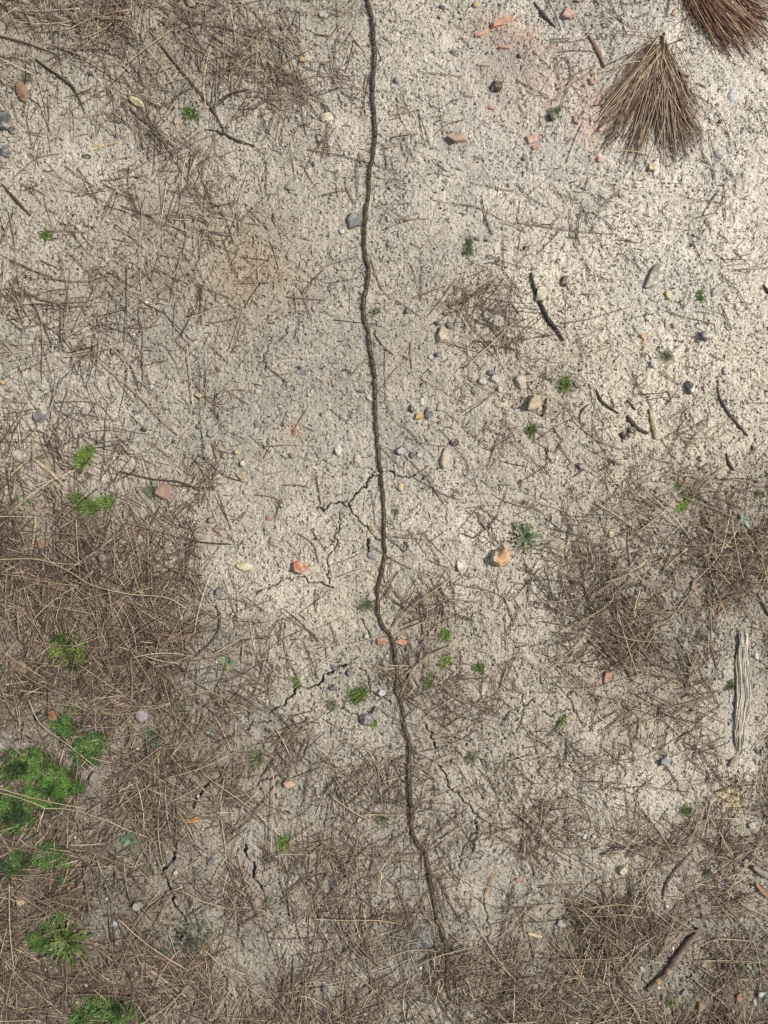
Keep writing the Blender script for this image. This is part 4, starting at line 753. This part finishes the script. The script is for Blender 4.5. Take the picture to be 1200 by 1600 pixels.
for (ox, oy), txt in T.items():
    for item in txt.split('|'):
        tk = item.split(); fl = ''
        if ',' not in tk[-1]: fl = tk.pop()
        P2 = np.array([[float(v) for v in q.split(',')] for q in tk]) / 3.0 + np.array([ox, oy])
        P2 = spline(P2, 4.0); n = len(P2); x, y = W(P2[:, 0], P2[:, 1])
        key = 'p' if 'p' in fl else 'd' if 'd' in fl else 'g' if 'g' in fl else ''
        r0 = (.00095 if 'k' in fl else .00068) * rn.uniform(.9, 1.15)
        zz = np.convolve(np.pad(Hf(x, y), 5, 'edge'), np.ones(11) / 11, 'valid')
        lift = np.clip(DENS(P2[:, 0].mean(), P2[:, 1].mean()) * .0011, .0008, .008) + (.002 if key == 'p' else 0)
        u = np.linspace(0, 1, n)
        P = np.stack([x, y, zz + lift + r0 + .0012 * np.sin(u * 3.1)], 1)
        rad = r0 * np.clip(np.minimum(1, (1.02 - u) * 9), .25, 1)
        c = lin(NC[key]) * .80 * rn.uniform(.88, 1.12) * np.array([1, rn.uniform(.97, 1.03), rn.uniform(.94, 1.06)])
        cc = np.repeat(c[None, None, :], n, 1) * (1 + .12 * np.sin(u * 9 + nidx))[None, :, None]
        V, F_, C = tubes(P[None], rad[None], cc, 5)
        o = build('pine_needle', V, F_, M_needle, C, smooth=True, loc=tuple(P[0]))
        d = P2[-1] - P2[0]; L_ = np.hypot(*d); ang = math.degrees(math.atan2(-d[1], d[0])) % 180
        arc = np.hypot(*np.diff(P2, axis=0).T).sum()
        m = P2[n // 2] - (P2[0] + P2[-1]) / 2; bend = np.hypot(*m) / max(L_, 1)
        tone = {'p': 'pale straw', 'd': 'dark brown', 'g': 'greenish', '': 'brown'}[key]
        ln = 'long ' if arc > 85 else 'short ' if arc < 38 else ''
        dr = 'lying crosswise' if ang < 18 or ang > 162 else 'lying upright' if 72 < ang < 108 else 'rising rightwards' if ang < 90 else 'falling rightwards'
        tag(o, '%s%s %spine needle %s' % (ln, tone, 'bowed ' if bend > .10 else '', dr), 'pine needle', NG, *P2[n // 2])
        nidx += 1

# ---------------------------------------------------------------- two swept-out bunches of dead needles still on their shoot
def bunch(px, py, apex, dirdeg, spread, L0, n, cols, text, own, over=.55, seed=1):
    r = np.random.RandomState(seed); ax, ay = W(*apex); root = empty('needle_bunch', (float(ax), float(ay), float(Hf(np.array([ax]), np.array([ay]))[0])))
    a = R(dirdeg) + np.clip(r.uniform(-1, 1, n) + r.randn(n) * .16, -1.5, 1.5) * R(spread); back = r.rand(n); cl = np.sort(r.uniform(-1.15, 1.15, 26)) * R(spread) + R(dirdeg); a = np.where(r.rand(n) < .72, cl[r.randint(0, 26, n)] + r.randn(n) * .035, a); wild = r.rand(n) < .13; a = np.where(wild, a + r.randn(n) * .55, a)
    L_ = L0 * (1.08 - .55 * r.rand(n) ** 1.5) * (1 - .12 * np.abs(a - R(dirdeg)) / R(spread))
    # needles leave the shoot at points spread along its length
    sx = ax + np.cos(R(dirdeg)) * back * .055 + r.randn(n) * .007; sy = ay + np.sin(R(dirdeg)) * back * .055 + r.randn(n) * .010
    K = 10; u = np.linspace(0, 1, K)[None, :]; curv = r.randn(n)[:, None] * .28 + .10 + .35 * vnoise(a * 4, a * 0, 1, 9)[:, None]
    aa = a[:, None] + curv * (u - .4); st = L_[:, None] / (K - 1)
    X = sx[:, None] + np.cumsum(np.cos(aa) * st, 1); Y = sy[:, None] + np.cumsum(np.sin(aa) * st, 1)
    top = r.rand(n)[:, None]; zb = .0015 + .010 * top
    Z = Hf(np.full(X.shape, ax) * 0 + X, Y) * 0 + h_low(X, Y) + zb * (np.clip(u * 6, 0, 1) * .6 + .4) * (1 - .72 * u) + .0012
    rad = .00055 * np.clip((1.03 - u) * 8, .3, 1) * np.ones((n, 1))
    pick = r.rand(n); C0 = np.array([lin(cols[int(p * len(cols))]) for p in pick]) * .8 * r.uniform(.75, 1.2, (n, 1)) * (.8 + .3 * top)
    V, F_, C = tubes(np.stack([X, Y, Z], -1), rad, C0, 4)
    lo = np.array(root.location); build('needles', V - lo, F_, M_needle, C, parent=root)
    Ks = 14; us = np.linspace(0, 1, Ks); P = np.stack([ax + np.cos(R(dirdeg)) * (us * .05 - .004), ay + np.sin(R(dirdeg)) * (us * .05 - .004), np.full(Ks, lo[2] + .003)], 1)
    V, F_, C = tubes(P[None], (.0022 * np.linspace(1, .4, Ks) * (1 + .2 * np.sin(us * 40)))[None], lin((86,66,54))[None] * .8, 10)
    build('shoot', V - lo, F_, M_wood, C, parent=root)
    tag(root, text, 'needle bunch', 'fanned bunches of dead needles', px, py, own=own)
bunch(1015,160,(1033,62),-99,33,.146,390,[(186,160,134),(166,138,114),(138,110,92),(108,84,70),(206,184,154)],'fan-shaped bunch of grey-brown dead needles spreading downwards','fan-shaped bunch',seed=2)
bunch(1130,25,(1040,-68),-42,22,.145,480,[(170,130,102),(150,108,84),(122,84,66),(92,64,52),(202,176,142)],'thick red-brown bunch of dead needles cut by the top edge','red-brown bunch',seed=5)

# ---------------------------------------------------------------- the uncountable litter
def inside(n, r, mx=280):
    n = int(n * 1.77)
    px = r.uniform(-mx, 1200 + mx, n); py = r.uniform(-mx, 1600 + mx, n); return px, py
def off_line(px, py, gap=7):
    lx = np.interp(py, path[:, 1], path[:, 0]); return np.abs(px - lx) > gap
def litter_needles():
    r = np.random.RandomState(42); px, py = inside(66000, r)
    x, y = W(px, py); d = DENS(px + 95 * fbm(x, y, .16, 64, 4, .7), py + 95 * fbm(x, y, .16, 65, 4, .7)) * (1 + .95 * fbm(x, y, .075, 33, 4))
    keep = r.rand(len(px)) < .90 * np.clip(d / 8.5, 0, 1.3) ** 1.55
    CK = [(q_[0], q_[1], 5, .9) for c_ in CRACKS for q_ in spline(np.array(c_[0], float), 9)]
    for (kx, ky, kr, kp) in KEEP + KEEPS + CK:                 # the litter lies thin where something sits on top of it
        keep &= ~((np.hypot(px - kx, py - ky) < kr + 12) & (r.rand(len(px)) < kp))
    px = px[keep]; py = py[keep]; x = x[keep]; y = y[keep]; d = np.clip(d[keep], 0, 10); n = len(px)
    base = math.pi * (fbm(x, y, .16, 90, 2) * 1.6 + .5)
    a = base + r.randn(n) * .95
    L_ = np.where(r.rand(n) < .58, r.uniform(.010, .042, n), r.uniform(.042, .120, n)); L_ *= np.clip(.50 + d * .075, .45, 1.0)
    pair = r.rand(n) < .35
    def mk(x, y, a, L_, d, r):
        n = len(x); K = 8; u = np.linspace(0, 1, K)[None, :]; cv = r.randn(n)[:, None] * .30
        aa = a[:, None] + cv * (u - .5) * (L_[:, None] / .08); st = L_[:, None] / (K - 1)
        X = x[:, None] + np.cumsum(np.cos(aa) * st, 1) - (np.cos(a) * L_ / 2)[:, None]; Y = y[:, None] + np.cumsum(np.sin(aa) * st, 1) - (np.sin(a) * L_ / 2)[:, None]
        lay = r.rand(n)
        Z = h_low(X, Y) + .0012 + (lay * np.clip(d, .5, 9) * .00065)[:, None] + (r.randn(n) * .0011)[:, None] * (u - .5) * 2
        # keep the stack clear of the crawling line: needles there lie underneath
        dl = np.abs(X * 1000 + 600 - np.interp(800 - Y * 1000, path[:, 1], path[:, 0])); Z -= np.clip(1 - dl / 9, 0, 1) * .75 * (Z - h_low(X, Y) - .0006) * (lay < .985)[:, None]
        rad = (r.uniform(.00038, .00068, n)[:, None]) * np.clip((1.02 - u) * 7, .35, 1)
        q = r.rand(n)
        pal = np.array([lin(c) for c in [(106,88,74),(128,108,92),(158,137,116),(72,60,50),(188,168,140),(214,198,168),(124,116,104)]])
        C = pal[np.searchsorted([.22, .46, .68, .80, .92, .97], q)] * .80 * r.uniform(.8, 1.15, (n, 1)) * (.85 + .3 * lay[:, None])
        return tubes(np.stack([X, Y, Z], -1), rad, C, 3)
    A = mk(x, y, a, L_, d, r); p = np.where(pair)[0]
    B = mk(x[p] + r.randn(len(p)) * .002, y[p] + r.randn(len(p)) * .002, a[p] + r.randn(len(p)) * .12, L_[p] * r.uniform(.8, 1.05, len(p)), d[p], r)
    V, F_, C = join([A, B]); o = build('needle_litter', V, F_, M_needle, C)
    stuff(o, 'matted layer of brown dead pine needles covering the darker soil', 'needle litter'); print('litter needles', n + len(p))
litter_needles()
def fragments():
    r = np.random.RandomState(77); px, py = inside(84000, r); x, y = W(px, py); d = DENS(px, py)
    m = fbm(x, y, .06, 12, 3); keep = (r.rand(len(px)) < .42 + .07 * d + .55 * m) & off_line(px, py, 5)
    px = px[keep]; py = py[keep]; x = x[keep]; y = y[keep]; d = d[keep]; n = len(px)
    a = math.pi * (.5 * fbm(x, y, .2, 91, 2) - .3) + r.randn(n) * .9
    L_ = r.exponential(.0028, n) + .0012; L_ = np.minimum(L_, .016); K = 3; u = np.linspace(0, 1, K)[None, :]
    aa = a[:, None] + r.randn(n)[:, None] * .35 * (u - .5)
    X = x[:, None] + (u - .5) * L_[:, None] * np.cos(aa); Y = y[:, None] + (u - .5) * L_[:, None] * np.sin(aa)
    Z = Hf(X, Y) + .0003 + r.rand(n)[:, None] * .0009
    pal = np.array([lin(c) for c in [(58,48,40),(84,70,58),(118,100,84),(160,142,120),(214,204,184)]])
    C = pal[np.searchsorted([.34, .66, .84, .94], r.rand(n))] * .8 * r.uniform(.75, 1.2, (n, 1))
    V, F_, C = tubes(np.stack([X, Y, Z], -1), r.uniform(.0003, .00075, n)[:, None] * np.array([[.6, 1, .6]]), C, 3)
    o = build('plant_debris', V, F_, M_frag, C); stuff(o, 'tiny broken bits of needle and bark sprinkled over the soil', 'plant debris'); print('fragments', n)
fragments()
def grit():
    r = np.random.RandomState(88); px, py = inside(30000, r); x, y = W(px, py)
    keep = (r.rand(len(px)) < .75 + .5 * fbm(x, y, .05, 19, 2)) & off_line(px, py, 5); x = x[keep]; y = y[keep]; n = len(x)
    V0, F0 = icos(1); s = (r.exponential(.00042, n) + .00035).clip(0, .0030)
    J = 1 + .25 * r.randn(n, len(V0)); sc3 = s[:, None] * r.uniform(.6, 1.3, (n, 3)) * np.array([1, 1, .7])
    V = V0[None] * J[..., None] * sc3[:, None, :] + np.stack([x, y, Hf(x, y) + s * .25], 1)[:, None, :]
    F_ = (F0[None] + (np.arange(n) * len(V0))[:, None, None]).reshape(-1, 3)
    pal = np.array([lin(c) for c in [(206,196,176),(232,226,214),(170,152,128),(110,102,100),(84,78,76),(205,170,130)]])
    C = pal[np.searchsorted([.38, .58, .76, .88, .95], r.rand(n))] * .75 * r.uniform(.8, 1.15, (n, 1))
    o = build('gravel', V.reshape(-1, 3), F_, M_frag, np.repeat(C, len(V0), 0)); stuff(o, 'fine grit and sand grains scattered on the soil', 'gravel')
grit()
def crumbs():
    r = np.random.RandomState(98); px, py = inside(62000, r); x, y = W(px, py)
    keep = (r.rand(len(px)) < .65 + .8 * fbm(x, y, .07, 29, 2)) & off_line(px, py, 5); x = x[keep]; y = y[keep]; n = len(x)
    V0, F0 = icos(1); s = (r.exponential(.00042, n) + .0005).clip(0, .0030)
    J = 1 + .22 * r.randn(n, len(V0)); sc3 = s[:, None] * r.uniform(.6, 1.4, (n, 3)) * np.array([1, 1, .6])
    V = V0[None] * J[..., None] * sc3[:, None, :] + np.stack([x, y, Hf(x, y) + s * .12], 1)[:, None, :]
    F_ = (F0[None] + (np.arange(n) * len(V0))[:, None, None]).reshape(-1, 3)
    C = np.stack([f_(x, y) for f_ in TINT], 1) * r.uniform(.62, 1.12, (n, 1)) * np.array([1, .99, .96])
    o = build('soil_crumbs', V.reshape(-1, 3), F_, M_ground, np.repeat(C, len(V0), 0)); stuff(o, 'loose crumbs of the same pale soil lying on its crust', 'soil crumbs')
crumbs()

# ---------------------------------------------------------------- labels: what it looks like + what it lies next to
MARKS = [(r_[5], r_[2], r_[3], r_[0]) for r_ in REG if r_[5]]
MARKS += [('caterpillar line', None, None, None)]
def where(px, py, me):
    best = None
    for nme, x, y, o in MARKS:
        if o is me: continue
        if x is None: x = float(np.interp(py, path[:, 1], path[:, 0])); y = py
        d = math.hypot(px - x, py - y) * (1.5 if nme == 'caterpillar line' else 1)
        if best is None or d < best[0]: best = (d, nme, px - x, py - y)
    d, nme, dx, dy = best
    if nme == 'caterpillar line': s = 'left of' if dx < 0 else 'right of'
    else:
        v_ = abs(dy) > .45 * abs(dx); h_ = abs(dx) > .45 * abs(dy)
        s = (('up-' if dy < 0 else 'down-') + ('left of' if dx < 0 else 'right of')) if v_ and h_ else ('above' if dy < 0 else 'below') if v_ else ('left of' if dx < 0 else 'right of')
    if d < 45: s = 'just ' + s
    return s + ' the ' + nme, d
final = {}
for r_ in REG:
    o, text, px, py, fixed, own = r_
    if fixed: o['label'] = text; continue
    wtxt, d = where(px, py, o); o['label'] = text + ' ' + wtxt
    final.setdefault(o['label'], []).append((d, py, px, o))
RANK = ['closest one','2nd closest','3rd closest','4th closest','5th closest','6th closest','7th closest','8th closest']
for lab, L_ in final.items():
    if len(L_) > 1:
        for k, (d, py, px, o) in enumerate(sorted(L_, key=lambda q: q[:3])): o['label'] = lab + ', ' + RANK[min(k, 7)]
for r_ in REG:
    if len(r_[0]['label'].split()) > 16: print('LONG', r_[0]['label'])
